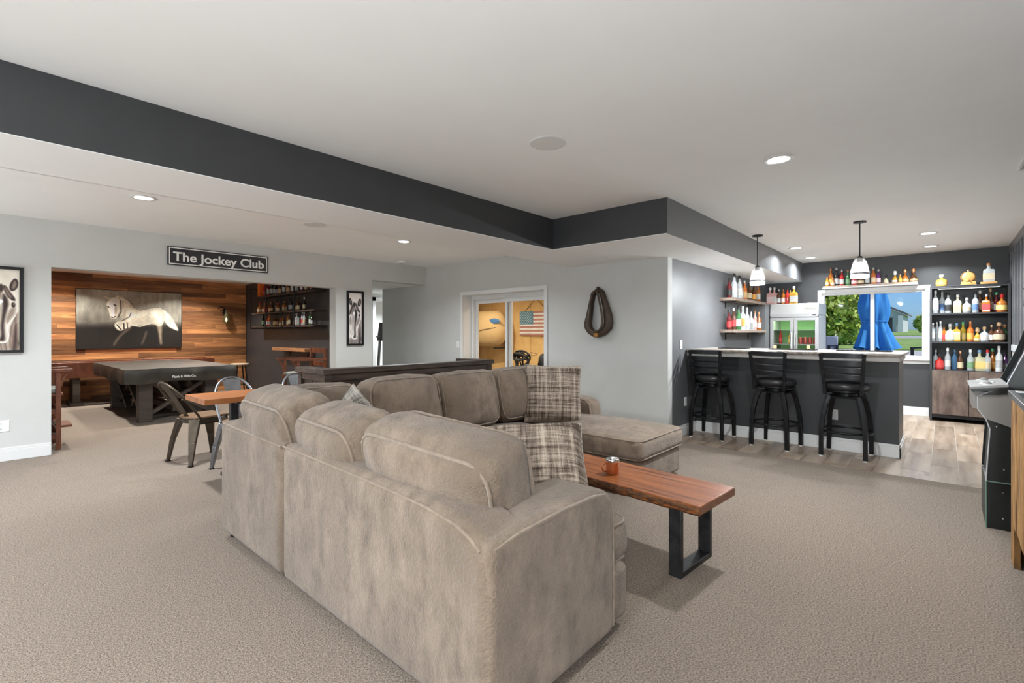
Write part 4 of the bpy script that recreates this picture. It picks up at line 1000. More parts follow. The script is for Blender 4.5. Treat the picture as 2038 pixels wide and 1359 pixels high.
def framed(label, x, P):
    t = thing('framed_portrait', label, 'framed picture', (x, YJ, 1.532))
    w, h = .262, .846
    P.mesh('print', w - .03, h - .03, t, (0, -.012, 0), 0)
    B(-w / 2 + .01, w / 2 - .01, -.011, 0, -h / 2 + .01, h / 2 - .01).build('backing', BLACK, t)
    for a in ((-w / 2 - .014, -w / 2 + .016, -h / 2 - .014, h / 2 + .014), (w / 2 - .016, w / 2 + .014, -h / 2 - .014, h / 2 + .014)): B(a[0], a[1], -.032, 0, a[2], a[3]).build('frame_side', BLACK, t)
    for a in ((-h / 2 - .014, -h / 2 + .016), (h / 2 - .016, h / 2 + .014)): B(-w / 2 + .016, w / 2 - .016, -.032, 0, a[0], a[1]).build('frame_rail', BLACK, t)
framed('tall framed horse face portrait on the pier beside the hall', 4.092, horse_face((.13, .11, .11), (.50, .46, .45), (.90, .87, .85), (.93, .89, .87)))
framed('framed horse face portrait cut by the picture edge near the outlet', .190, horse_face((.16, .09, .08), (.52, .45, .40), (.86, .82, .76), (.92, .88, .82)))

# ---------------------------------------------------------------- sign
sg = thing('wall_sign_board', 'black sign board reading The Jockey Club in white letters', 'sign', (2.155, YJ, 2.247))
SB = pm('sign_black', (.025, .025, .028), rough=.5); SW = pm('sign_white', (.85, .84, .81), rough=.5)
B(-.585, .585, -.03, 0, -.115, .115).build('board', SB, sg, bevel=.004)
MB().box(-.572, .572, -.033, -.03, .092, .103).box(-.572, .572, -.033, -.03, -.103, -.092).box(-.572, -.561, -.033, -.03, -.092, .092).box(.561, .572, -.033, -.03, -.092, .092).build('border', SW, sg)
text_obj('lettering', 'The Jockey Club', .155, SW, sg, (0, -.031, -.012), (R(90), 0, 0), 1.06, .003, .0032)

# ---------------------------------------------------------------- horse collar
hcx = thing('horse_collar', 'dark leather horse collar hanging on the light grey wall', 'horse collar', (XC, 3.40, 1.56))
# outline in wall plane: local u along -y (to the viewer's right), w up
OUT = [(-.02, .325), (-.10, .28), (-.13, .18), (-.155, .08), (-.185, -.04), (-.215, -.13), (-.205, -.20), (-.15, -.27), (-.06, -.322), (.03, -.325), (.13, -.285), (.205, -.215), (.225, -.13), (.205, -.02), (.16, .10), (.12, .20), (.085, .29), (.03, .325)]
INN = [(-.012, .275), (-.055, .225), (-.075, .13), (-.085, .04), (-.095, -.06), (-.10, -.14), (-.09, -.19), (-.06, -.225), (-.02, -.24), (.01, -.238), (.05, -.215), (.08, -.175), (.09, -.12), (.085, -.03), (.07, .06), (.05, .15), (.035, .22), (.012, .272)]
cm = MB(); n = len(OUT); m = 12
for i in range(n):
    o_, q_ = Vector(OUT[i]), Vector(INN[i])
    for j in range(m):
        t = 2 * math.pi * j / m; c_ = (o_ + q_) / 2; hw = (o_ - q_) / 2
        uv = c_ + hw * math.cos(t); th_ = .045 + .02 * max(0, -OUT[i][1] + .1)
        cm.v.append((-th_ - th_ * math.sin(t) * (.95 if math.cos(t) > 0 else 1.0), -uv.x, uv.y))
for i in range(n - 1):
    for j in range(m): cm.f.append((i * m + j, (i + 1) * m + j, (i + 1) * m + (j + 1) % m, i * m + (j + 1) % m))
cm.f += [tuple(range(m)), tuple((n - 1) * m + j for j in range(m))[::-1]]
cm.build('padded_body', COLLAR, hcx, smooth=180)
ring = [(-.115, -q[0] * 1.12, q[1] * 1.04) for q in INN]
MB().tube(ring, .014, 8).build('rolled_rim', pm('collar_rim', (.045, .028, .018), (.11, .07, .045), 20, rough=.45), hcx, smooth=60)
MB().box(-.125, -.085, -.035, .03, -.315, -.262).build('buckle', pm('old_brass', (.42, .20, .05), (.2, .09, .03), 30, rough=.4, metal=.7), hcx, bevel=.006)
MB().box(-.08, -.02, -.012, .012, .27, .345).build('top_strap', COLLAR, hcx, bevel=.004)

# ---------------------------------------------------------------- billiard room
pt = thing('pool_table', 'billiard table under a dark vinyl cover with crossed timber legs', 'pool table', (2.075, 9.70, 0))
cv = MB(); nx_, ny_ = 26, 40; hx, hy = .70, 1.29
for j in range(ny_ + 1):
    for i in range(nx_ + 1):
        a = i / nx_ * 2 - 1; b = j / ny_ * 2 - 1
        sag = .016 * (1 - min(1, max(abs(a), abs(b)) ** 6))
        cv.v.append((a * hx, b * hy, .785 - sag + .006 * noise.noise(Vector((a * 4, b * 5, 1)))))
for j in range(ny_):
    for i in range(nx_): cv.f.append((j * (nx_ + 1) + i, j * (nx_ + 1) + i + 1, (j + 1) * (nx_ + 1) + i + 1, (j + 1) * (nx_ + 1) + i))
rim = [(j_ * 0 + i) for i in range(nx_ + 1) for j_ in (0,)] + [j * (nx_ + 1) + nx_ for j in range(1, ny_ + 1)] + [ny_ * (nx_ + 1) + i for i in range(nx_ - 1, -1, -1)] + [j * (nx_ + 1) for j in range(ny_ - 1, 0, -1)]
prev = rim
for lv in range(1, 5):
    cur = []
    for k, r_ in enumerate(rim):
        x, y, z = cv.v[r_]; u = lv / 4
        d = .012 * math.sin(k * .55) * u; e = 1 + .012 * math.sin(u * 3.1)
        cur.append(len(cv.v)); cv.v.append((x * e + (d if abs(abs(y) - hy) > .01 else 0) * (1 if x > 0 else -1), y * e + (d if abs(abs(x) - hx) > .01 else 0) * (1 if y > 0 else -1), .785 - u * (.20 + .012 * math.sin(k * .4))))
    for k in range(len(rim)): cv.f.append((prev[k], prev[(k + 1) % len(rim)], cur[(k + 1) % len(rim)], cur[k]))
    prev = cur
cv.build('cover', COVER, pt, smooth=60)
text_obj('lettering', 'Plank & Hide Co.', .05, SW, pt, (.0, -hy - .024, .655), (R(90), 0, 0), .30, .001, .001)
B(-.66, .66, -1.25, 1.25, .60, .75).build('cabinet', DKWOOD, pt)
for sx in (-1, 1):
    for sy in (-1, 1):
        B(sx * .42 - .085, sx * .42 + .085, sy * 1.0 - .085, sy * 1.0 + .085, 0, .60).build('leg', DKWOOD, pt, bevel=.006)
for sy in (-1, 1):
    MB().bar((-.34, sy * 1.0, .12), (.34, sy * 1.0, .56), .05, .09, up=(0, 1, 0)).build('cross_brace', DKWOOD, pt); MB().bar((-.34, sy * 1.0 - .05, .56), (.34, sy * 1.0 - .05, .12), .05, .09, up=(0, 1, 0)).build('cross_brace', DKWOOD, pt)
for sx in (-1, 1):
    for y0 in (-.92, .0):
        MB().bar((sx * .42, y0 + .02, .12), (sx * .42, y0 + .90, .56), .05, .09, up=(1, 0, 0)).build('cross_brace', DKWOOD, pt); MB().bar((sx * .42 + .05, y0 + .02, .56), (sx * .42 + .05, y0 + .90, .12), .05, .09, up=(1, 0, 0)).build('cross_brace', DKWOOD, pt)
B(-.05, .05, -.9, .9, .10, .18).build('stretcher', DKWOOD, pt)
shf = thing('shuffleboard_table', 'long red brown shuffleboard table along the plank wall', 'shuffleboard', (0, 0, 0))
for a in ((11.33, 11.38), (11.90, 11.95)): B(-.9, 3.34, a[0], a[1], .50, .775).build('side_rail', REDW, shf, bevel=.006)
for a in ((-.9, -.85), (3.29, 3.34)): B(a[0], a[1], 11.38, 11.90, .50, .775).build('end_rail', REDW, shf, bevel=.006)
B(-.82, 3.26, 11.45, 11.83, .66, .72).build('playfield', TABLEW, shf); B(-.85, 3.29, 11.38, 11.90, .52, .56).build('gutter', DKWOOD, shf)
for x in (-.5, 1.2, 2.9):
    B(x - .05, x + .05, 11.42, 11.86, .06, .52).build('leg', DKWOOD, shf); B(x - .09, x + .09, 11.36, 11.92, 0, .06).build('foot', DKWOOD, shf)
def spectator(label, loc, rz):
    t = thing('spectator_chair', label, 'tall chair', loc, rz, 'tall spectator chairs at the opening')
    # faces +x
    for sx in (-1, 1):
        for sy in (-1, 1): B(sx * .22 - .022, sx * .22 + .022, sy * .24 - .022, sy * .24 + .022, 0, .86 if sx > 0 else 1.05).build('leg', REDW, t, bevel=.003)
    B(-.24, .26, -.25, .25, .60, .625).build('seat_frame', REDW, t); softbox(.235, .235, .03, .025, (0, 0, .01), 8, 0, 0, Matrix.Translation((.01, 0, .652))).build('seat', pm('green_seat', (.20, .20, .17), rough=.6), t, smooth=180)
    for sy in (-1, 1):
        MB().prism([(-.24, .86), (.30, .86), (.335, .875), (.34, .895), (.30, .895), (-.24, .895)], 'y', sy * .24 - .035, sy * .24 + .035).build('armrest', REDW, t, bevel=.004)
        MB().tube([(.24, sy * .24, .70), (.25, sy * .24, .76), (.28, sy * .24, .82), (.31, sy * .24, .86)], .014, 8).build('arm_bracket', REDW, t, smooth=60)
        for z in (.12, .40): B(-.2, .2, sy * .24 - .012, sy * .24 + .012, z, z + .05).build('side_rung', REDW, t)
    for z in (.12, .24, .42): B(.205, .235, -.22, .22, z, z + .05).build('front_rung', REDW, t)
    for z in (.12, .40): B(-.235, -.205, -.22, .22, z, z + .05).build('back_rung', REDW, t)
    B(.20, .34, -.20, .20, .235, .26).build('footrest', REDW, t, bevel=.003)
    B(-.235, -.205, -.22, .22, .97, 1.05).build('back_rail', REDW, t, bevel=.004); B(-.235, -.205, -.22, .22, .76, .84).build('back_rail', REDW, t, bevel=.004)
spectator('tall red brown spectator chair at the edge of the sign wall', (.40, 7.58, 0), R(0))
spectator('tall red brown spectator chair beside the charcoal shelf wall', (3.53, 7.62, 0), R(180))
st = thing('saddle_stool', 'small wooden stool with black legs by the plank wall', 'stool', (3.62, 10.72, 0))
MB().lathe([(0, .64), (.15, .64), (.168, .652), (.165, .672), (.10, .676), (0, .672)], 24).build('seat', pm('pale_seat', (.55, .42, .30), (.45, .33, .22), 10, rough=.4), st, smooth=50)
for k in range(4):
    a = R(45 + 90 * k); MB().tube([(.10 * math.cos(a), .10 * math.sin(a), .64), (.19 * math.cos(a), .19 * math.sin(a), 0)], .013, 8).build('leg', BLACK, st, smooth=60)
MB().tube([(.155 * math.cos(k * math.pi / 12), .155 * math.sin(k * math.pi / 12), .25) for k in range(24)], .008, 6, True).build('foot_ring', BLACK, st, smooth=60)
ln = thing('wall_lantern', 'dark bottle shaped lantern on a bracket on the plank wall', 'lantern', (3.756, 12.095, 1.72))
MB().tube([(0, 0, .06), (-.02, -.08, .13), (-.10, -.13, .16), (-.17, -.14, .12), (-.12, -.14, .08), (0, -.14, .09)], .008, 8).build('bracket', BLACK, ln, smooth=60)
B(-.03, .03, -.012, 0, .0, .12).build('back_plate', BLACK, ln)
MB().lathe([(.012, .10), (.022, .06), (.03, .0), (.062, -.08), (.072, -.14), (.055, -.20), (.03, -.215)], 18, (0, -.14, 0)).build('bottle_shade', pm('lantern_glass', (.10, .09, .04), rough=.1, alpha=.6, spec=.9), ln, smooth=60)
MB().lathe([(.0, -.18), (.014, -.17), (.02, -.13), (.012, -.09), (0, -.085)], 12, (0, -.14, 0)).build('bulb', emat('lantern_glow', (1, .8, .45), 3), ln, smooth=180)
# pipe shelving on the charcoal wall
ps = thing('pipe_shelving', 'black pipe shelving with three long dark boards full of bottles', 'shelves', (0, 0, 0))
PX0, PX1 = 3.965, 4.205; PSH = (1.405, 1.685, 2.03)
for z in PSH: B(PX0, PX1, 8.22, 11.10, z, z + .03).build('shelf', DKWOODX, ps, bevel=.003)
PPY = (11.08, 10.29, 9.53, 8.98)
for y in PPY:
    MB().tube([(PX0 - .012, y, 1.38), (PX0 - .012, y, 2.24)], .011, 8).build('pipe', BLACK, ps, smooth=60)
    for z in (1.39, 2.235): MB().tube([(PX0 - .012, y, z), (4.215, y, z)], .010, 8).build('pipe_arm', BLACK, ps, smooth=60)
ls = thing('live_edge_ledge', 'short live edge wooden ledge under the pipe shelving', 'ledge', (4.22, 9.38, .945))
pp = [(-.22 + .02 * noise.noise(Vector((k * .7, 1, 0))), -.72 + 1.44 * k / 20) for k in range(21)]
MB().prism(pp + [(0, .72), (0, -.72)], 'z', 0, .06).build('ledge_board', LEDGEW, ls, bevel=.006)
for y in (-.4, .4): B(-.012, 0, y - .03, y + .03, -.10, 0).build('bracket_plate', BLACK, ls); B(-.16, -.012, y - .012, y + .012, -.012, 0).build('bracket_arm', BLACK, ls)

# ---------------------------------------------------------------- bar shelves
for z, lb in ((1.815, 'upper rustic wood shelf with bottles on the grey bar wall'), (1.345, 'lower rustic wood shelf with bottles on the grey bar wall')):
    s_ = thing('wall_shelf', lb, 'shelf', (7.33, YS, z - .045), 0, 'rustic shelves on the bar wall')
    pp = [(1.62 * k / 24, -.215 + .022 * noise.noise(Vector((k * .5, z, 0)))) for k in range(25)]
    MB().prism([(0, 0)] + pp + [(1.62, 0)], 'z', 0, .045).build('shelf_board', RUSTW, s_, bevel=.004)
    for x in (.25, 1.37): B(x - .015, x + .015, -.16, 0, -.012, 0).build('bracket_arm', BLACK, s_); B(x - .015, x + .015, -.012, 0, -.10, -.012).build('bracket_plate', BLACK, s_)
wsf = thing('window_shelf', 'rustic shelf with a white edge above the bar window', 'shelf', (XB, .93, 2.05))
pp = [(-.21 + .008 * noise.noise(Vector((k * .6, 3, 0))), -.62 + 1.24 * k / 20) for k in range(21)]
MB().prism(pp + [(0, .62), (0, -.62)], 'z', .010, .04).build('shelf_board', RUSTW, wsf, bevel=.004)
B(-.215, 0, -.625, .625, -.004, .010).build('light_strip', PLASTIC, wsf, bevel=.003)
# ---------------------------------------------------------------- bottles
def lathe_mesh(name, prof, n=14, sq=None):
    mb = MB()
    if sq: mb.lathe(prof, 4, rot=R(45)); 
    else: mb.lathe(prof, n)
    o = mb.build(name, BLACK, smooth=(50 if not sq else 30), bevel=0); me = o.data; bpy.data.objects.remove(o); return me
BT = {}   # kind: (body mesh, cap mesh, label mesh)
def bt_kind(k, body, cap, lab, sq=False):
    if sq:
        s2 = 2 ** .5
        mb = MB(); bp_ = [(r, z) for r, z in body]
        cut = next(i for i, (r, z) in enumerate(bp_) if i > 1 and r < bp_[1][0] * .8)
        mb.lathe([(r * s2, z) for r, z in bp_[:cut]], 4, rot=R(45)); mb.lathe([(bp_[cut - 1][0] * .8, bp_[cut - 1][1] - .002)] + bp_[cut:], 12)
        o = mb.build('body', BLACK, smooth=35); bm_ = o.data; bpy.data.objects.remove(o)
        r, z0, z1 = lab; o = B(-r, r, -r, r, z0, z1).build('label', BLACK); lm = o.data; bpy.data.objects.remove(o)
    else:
        bm_ = lathe_mesh('body', body); r, z0, z1 = lab; lm = lathe_mesh('label', [(r, z0), (r, z1)])
    BT[k] = (bm_, lathe_mesh('cap', cap, 10), lm)
bt_kind('round', [(0, 0), (.036, 0), (.038, .006), (.038, .165), (.034, .185), (.016, .215), (.0135, .23), (.0135, .27)], [(.0155, .262), (.0155, .298), (.013, .302), (0, .302)], (.0388, .035, .125))
bt_kind('tall', [(0, 0), (.034, 0), (.036, .006), (.036, .19), (.03, .215), (.015, .245), (.0135, .26), (.0135, .31)], [(.0155, .29), (.0155, .335), (.013, .338), (0, .338)], (.0368, .05, .15))
bt_kind('squat', [(0, 0), (.05, 0), (.053, .008), (.054, .09), (.048, .125), (.02, .15), (.014, .16), (.014, .19)], [(.018, .185), (.022, .195), (.022, .222), (.016, .232), (0, .233)], (.0548, .03, .09))
bt_kind('square', [(0, 0), (.040, 0), (.041, .008), (.041, .155), (.034, .175), (.016, .19), (.0145, .2), (.0145, .235)], [(.0175, .228), (.0175, .262), (.015, .266), (0, .266)], (.0416, .03, .12), True)
bt_kind('slim', [(0, 0), (.027, 0), (.029, .006), (.029, .20), (.024, .225), (.0125, .25), (.0115, .30)], [(.0135, .285), (.0135, .322), (.011, .325), (0, .325)], (.0297, .05, .16))
bt_kind('decanter', [(0, 0), (.045, 0), (.05, .012), (.052, .05), (.045, .085), (.022, .12), (.013, .13), (.013, .16)], [(.017, .158), (.024, .172), (.030, .19), (.022, .21), (.026, .225), (.012, .24), (0, .242)], (.0528, .02, .055))
bt_kind('mini', [(0, 0), (.017, 0), (.019, .004), (.019, .06), (.010, .075), (.008, .08), (.008, .095)], [(.0095, .09), (.0095, .105), (0, .106)], (.0196, .015, .045))
GLS = {}
def glass(name, col, alpha, rough=.08):
    GLS[name] = pm('bottle_' + name, col, rough=rough, alpha=alpha, spec=.7)
glass('clear', (.78, .82, .84), .42); glass('frosted', (.72, .74, .72), .85, .5); glass('amber', (.36, .11, .015), .93); glass('brown', (.075, .028, .012), .97)
glass('red', (.42, .025, .02), .92); glass('dark red', (.12, .012, .014), .95); glass('green', (.05, .16, .05), .9); glass('dark', (.012, .012, .014), 1); glass('gold', (.50, .26, .03), .85)
glass('yellow', (.58, .40, .04), .85); glass('orange', (.55, .14, .025), .9); glass('pale', (.72, .68, .45), .6); glass('blue', (.10, .22, .38), .8); glass('purple', (.14, .03, .17), .93); glass('pink', (.70, .42, .38), .9)
LBC = dict(white=(.62, .60, .57), cream=(.56, .46, .30), yellow=(.78, .58, .20), red=(.55, .05, .05), black=(.02, .02, .02), blue=(.10, .18, .36), green=(.16, .30, .16), orange=(.75, .36, .08), grey=(.42, .42, .42), tan=(.52, .34, .16), pink=(.78, .58, .56))
LBM = {k: pm('label_' + k, v, tuple(x * .8 for x in v), 60, rough=.6) for k, v in LBC.items()}
CPC = dict(black=(.015, .015, .015), red=(.55, .02, .02), gold=(.55, .36, .10), white=(.80, .79, .77), cork=(.52, .33, .18), silver=(.6, .6, .6), green=(.10, .45, .18), wood=(.36, .17, .07), blue=(.12, .25, .40), copper=(.55, .25, .12))
CPM = {k: pm('cap_' + k, v, rough=.35, metal=.6 if k in ('gold', 'silver', 'copper') else 0) for k, v in CPC.items()}
def bottle(kind, gl, lb, cp, loc, s, label, group, rz=0, parent=None):
    t = thing('bottle', label, 'bottle', loc, rz, group)
    for ms, nm, mt in ((BT[kind][0], 'glass_body', GLS[gl]), (BT[kind][1], 'cap', CPM[cp]), (BT[kind][2], 'label', LBM.get(lb))):
        if mt is None: continue
        o = inst(ms, nm, t, None, mt)
    t.scale = (s, s, s) if not isinstance(s, tuple) else s
    return t
KN = dict(round='round', tall='tall', squat='squat', square='square', slim='slim', decanter='decanter', mini='miniature')
def row_of(items, pos, where, group, ref):
    for k, it in enumerate(items):
        kind, gl, lb, cp = it[:4]; s = it[4] if len(it) > 4 else 1
        gw = {'gold': 'golden', 'pale': 'pale yellow'}.get(gl, gl)
        lw = f' with {lb} label' if lb else f' with {cp} cap'
        bottle(kind, gl, lb, cp, pos(k, it), s, f'{KN[kind]} {gw} bottle{lw}, {ORD[k]} from {ref} {where}', group, random.uniform(-.25, .25))
def ys_from_px(pxs, X):
    out = []
    for p in pxs:
        a = (p - 1019) / FPX; c_, s_ = math.cos(R(41.9065)), math.sin(R(41.9065))
        dx = c_ + s_ * a; dy = s_ - c_ * a; out.append(X * dy / dx)
    return out
# tall cabinet beside the window
top = [('tall', 'clear', 'white', 'white', 1.02), ('tall', 'clear', 'blue', 'silver', .98), ('round', 'clear', 'black', 'black', 1.0), ('square', 'pale', 'yellow', 'white', 1.0), ('squat', 'clear', 'cream', 'silver', .95), ('round', 'clear', 'blue', 'black', .98), ('tall', 'brown', 'tan', 'white', .95),
       ('square', 'amber', 'red', 'silver', .98), ('tall', 'brown', 'grey', 'cork', 1.02), ('round', 'dark red', 'white', 'green', .95), ('squat', 'amber', 'yellow', 'red', 1.1)]
px = [1862, 1875, 1887, 1906, 1924, 1941, 1951, 1963, 1972, 1984, 1994]; Yt = ys_from_px(px, 9.6)
row_of(top, lambda k, it: (9.57 + .10 * (k in (1, 6, 8, 9)), Yt[k], 1.587), 'on cabinet top shelf', 'bottles on the cabinet top shelf', 'the window')
mid = [('slim', 'clear', 'white', 'white', .85), ('slim', 'clear', None, 'silver', .9), ('slim', 'clear', 'pink', 'white', .92), ('round', 'amber', 'red', 'black', .8), ('squat', 'pale', 'white', 'silver', 1.12), ('square', 'gold', 'yellow', 'blue', 1.0), ('round', 'yellow', 'yellow', 'green', .95), ('round', 'orange', 'orange', 'copper', .98),
       ('decanter', 'gold', 'cream', 'cork', .85), ('squat', 'clear', 'white', 'cork', .92), ('round', 'brown', 'white', 'cork', .78), ('squat', 'brown', 'cream', 'cork', 1.18), ('squat', 'green', 'green', 'wood', 1.05)]
px = [1857, 1865, 1872, 1879, 1891, 1904, 1917, 1931, 1945, 1959, 1973, 1988, 2000]; Ym = ys_from_px(px, 9.6)
row_of(mid, lambda k, it: (9.56 + .10 * (k in (1, 6, 12)), Ym[k], 1.172), 'on cabinet middle shelf', 'bottles on the cabinet middle shelf', 'the window')
low = [('tall', 'clear', None, 'white', .86), ('squat', 'red', 'red', 'black', 1.0), ('tall', 'clear', 'white', 'white', .95), ('round', 'blue', None, 'blue', .98), ('round', 'brown', 'cream', 'pink' if False else 'copper', .92), ('round', 'clear', 'green', 'white', 1.0), ('square', 'pale', 'yellow', 'blue', 1.12), ('round', 'clear', 'cream', 'red', 1.0), ('round', 'amber', 'orange', 'green', 1.05), ('tall', 'frosted', 'grey', 'white', 1.06), ('round', 'purple', 'grey', 'black', .9)]
px = [1862, 1870, 1886, 1900, 1911, 1931, 1949, 1965, 1976, 1988, 2001]; Yl = ys_from_px(px, 9.6)
row_of(low, lambda k, it: (9.56 + .10 * (k in (0, 3, 8, 10)), Yl[k], .757), 'on lowest cabinet shelf', 'bottles on the lowest cabinet shelf', 'the window')
# on top of the cabinet
bottle('squat', 'gold', 'orange', 'white', (9.58, .035, 1.985), (1.2, 1.2, .75), 'squat golden bottle with a white stopper on the cabinet top', 'display pieces on the cabinet')
bb = thing('mini_barrel', 'small oak barrel lying on a wooden cradle on the cabinet top', 'barrel', (9.62, -.255, 1.985))
bb.scale = (.76, .76, .76)
OAK = pm('light_oak', (.42, .20, .055), (.52, .28, .09), 6, (8, 1, 8), rough=.45)
mb = MB().lathe([(.0, -.09), (.085, -.09), (.092, -.085), (.108, -.04), (.112, 0), (.108, .04), (.092, .085), (.085, .09), (0, .09)], 22).xf(Matrix.Translation((0, 0, .155)) @ Matrix.Rotation(R(90), 4, 'Y'))
mb.build('barrel_body', OAK, bb, smooth=45)
for x in (-.07, .06): MB().lathe([(.098, -.008), (.1035, 0), (.098, .008)], 22).xf(Matrix.Translation((x, 0, .155)) @ Matrix.Rotation(R(90), 4, 'Y')).build('hoop', BLACK, bb, smooth=50)
MB().box(-.10, .10, -.11, .11, 0, .022).box(-.08, -.05, -.10, .10, .022, .07).box(.05, .08, -.10, .10, .022, .07).build('cradle', OAK, bb, bevel=.003)
MB().tube([(0, 0, .262), (0, 0, .29)], .014, 10).build('bung', CPM['cork'], bb); MB().tube([(-.09, 0, .10), (-.135, 0, .10)], .009, 8).build('spigot', OAK, bb)
bottle('square', 'clear', 'cream', 'wood', (9.60, -.465, 2.02), (1.4, 1.4, 1.0), 'clear square whiskey bottle on a wooden plinth on the cabinet top', 'display pieces on the cabinet')
pn = tag(B(-.07, .07, -.085, .085, 0, .035).build('bottle_plinth', OAK, bevel=.006, loc=(9.60, -.465, 1.985)), 'light wooden plinth under the square bottle on the cabinet', 'plinth')
# shelf above the window
wl_ = [('mini', 'gold', 'cream', 'copper', 1.5), ('round', 'amber', 'orange', 'copper', 1.02), ('mini', 'amber', 'cream', 'copper', 1.4), ('round', 'dark', 'grey', 'silver', 1.04), ('round', 'red', 'white', 'silver', .9), ('round', 'green', 'green', 'copper', .86), ('squat', 'red', 'pink', 'black', .82), ('squat', 'brown', 'cream', 'black', .8), ('round', 'dark', 'grey', 'blue', .8), ('round', 'orange', 'cream', 'silver', .9), ('round', 'purple', 'pink', 'white', .78),
       ('decanter', 'pale', 'cream', 'black', .62), ('decanter', 'gold', 'white', 'white', .82), ('mini', 'gold', 'orange', 'copper', 1.2), ('decanter', 'amber', 'tan', 'copper', .90), ('decanter', 'brown', 'tan', 'copper', .92)]
px = [1647, 1653, 1658, 1664, 1675, 1687, 1700, 1713, 1726, 1738, 1748, 1763, 1781, 1792, 1801, 1818]; Yw = ys_from_px(px, 9.76)
row_of(wl_, lambda k, it: (9.79 - (.06 if it[0] == 'mini' else 0), Yw[k], 2.09), 'on the window shelf', 'bottles above the bar window', 'the fridge')
# on the fridge
ft_ = [('square', 'pink', 'pink', 'white', 1.12), ('square', 'pink', 'white', 'silver', 1.12), ('round', 'brown', 'grey', 'silver', .86), ('round', 'amber', 'pink', 'copper', .86), ('round', 'red', None, 'black', .92), ('slim', 'yellow', 'green', 'gold', .72), ('square', 'gold', 'white', 'white', 1.12)]
px = [1533, 1541, 1550, 1559, 1567, 1573, 1580]; Yf = ys_from_px(px, 9.3)
row_of(ft_, lambda k, it: (9.30, Yf[k], 1.79), 'atop the fridge', 'bottles on the fridge', 'the grey wall')
# inside the fridge
fi = [(9.35, 2.12, 1.108, 'tall', 'red', 'red', 'red', 'red bottle on the upper wire rack inside the fridge'), (9.35, 1.98, 1.108, 'round', 'yellow', 'yellow', 'green', 'yellow bottle on the upper wire rack inside the fridge')]
for x, y, z, k, g, l_, c_, lb in fi: bottle(k, g, l_, c_, (x, y, z), .72, lb, 'bottles in the fridge')
CAN = pm('can_label', (.30, .05, .04), rough=.3, metal=.3)
for k in range(4):
    t = thing('soda_can', f'red can, {ORD[k]} from the hinge side behind the other fridge door', 'can', (9.33, 1.60 + k * .072, 1.108), 0, 'cans in the fridge')
    MB().lathe([(.026, 0), (.032, .006), (.032, .105), (.026, .115)], 14).build('can_body', CAN, t, smooth=40); MB().lathe([(.026, .113), (.024, .117), (0, .116)], 14).build('can_lid', SILV, t)
t = thing('drink_carton', 'dark green carton on the lower wire rack inside the fridge', 'carton', (9.40, 2.06, .868)); B(-.10, .10, -.11, .11, 0, .15).build('box_body', pm('carton_green', (.02, .09, .03), rough=.4), t, bevel=.003); B(-.101, .101, -.05, .05, .05, .11).build('print_band', LBM['green'], t)
# two shelves on the grey bar wall (counted from the room side)
up = [('round', 'dark red', 'black', 'black', .95), ('tall', 'clear', 'white', 'black', 1.08), ('tall', 'clear', 'grey', 'black', 1.08), ('tall', 'clear', 'white', 'black', 1.05), ('square', 'clear', 'white', 'white', 1.05), ('round', 'orange', 'tan', 'silver', .98), ('round', 'pale', 'yellow', 'silver', .92), ('round', 'brown', 'cream', 'black', .95), ('tall', 'green', 'white', 'silver', .92), ('round', 'brown', 'orange', 'black', .92), ('round', 'amber', 'cream', 'silver', .95), ('tall', 'amber', 'white', 'black', .9)]
row_of(up, lambda k, it: (7.42 + k * .125, 2.36 - .03 * (k % 2), 1.816), 'on upper bar wall shelf', 'bottles on the upper bar wall shelf', 'the room')
lo_ = [('round', 'dark red', 'red', 'black', .95), ('tall', 'brown', 'red', 'silver', .95), ('tall', 'dark red', 'white', 'black', .95), ('tall', 'green', 'white', 'black', 1.06), ('tall', 'clear', 'white', 'black', 1.1), ('slim', 'clear', 'orange', 'white', 1.1), ('tall', 'frosted', 'white', 'white', 1.1), ('tall', 'clear', 'white', 'silver', 1.06), ('round', 'clear', 'white', 'silver', .95), ('square', 'clear', 'grey', 'silver', .95), ('round', 'clear', 'white', 'silver', .98), ('slim', 'pink', 'pink', 'copper', .95), ('slim', 'pink', 'pink', 'copper', .98), ('round', 'amber', 'pink', 'copper', 1.0)]
row_of(lo_, lambda k, it: (7.41 + k * .108, 2.36 - .03 * (k % 2), 1.346), 'on lower bar wall shelf', 'bottles on the lower bar wall shelf', 'the room')
# pipe shelving in the billiard room (counted from the plank wall)
rp = random.Random(3)
def amb(): return rp.choice([('round', 'amber', 'cream', 'black'), ('squat', 'amber', 'cream', 'red'), ('round', 'brown', 'tan', 'black'), ('square', 'amber', 'cream', 'cork'), ('tall', 'brown', 'cream', 'black'), ('round', 'amber', 'yellow', 'copper'), ('square', 'brown', 'tan', 'black'), ('tall', 'dark', 'grey', 'black')])
s2 = [('squat', 'amber', 'cream', 'red', .98), ('squat', 'amber', 'cream', 'red', .95), ('round', 'amber', 'red', 'red', .9)] + [amb() + (rp.uniform(.72, .84),) for _ in range(9)] + [('round', 'brown', 'cream', 'black', .8), ('tall', 'dark', 'cream', 'white', .72)]
row_of(s2, lambda k, it: (4.05 + .04 * (k % 2), 10.84 - k * .152, 1.715), 'on middle pipe shelf', 'bottles on the middle pipe shelf', 'the plank wall')
s3 = [('tall', 'dark', 'green', 'black', .78), ('square', 'red', 'white', 'red', .85), ('round', 'orange', 'pink', 'copper', .8)] + [amb() + (rp.uniform(.70, .8),) for _ in range(7)] + [('square', 'clear', 'white', 'silver', .9), ('tall', 'clear', 'red', 'silver', .8), ('tall', 'clear', 'cream', 'white', .72), ('tall', 'green', 'white', 'silver', .75), ('round', 'dark', 'grey', 'black', .7)]
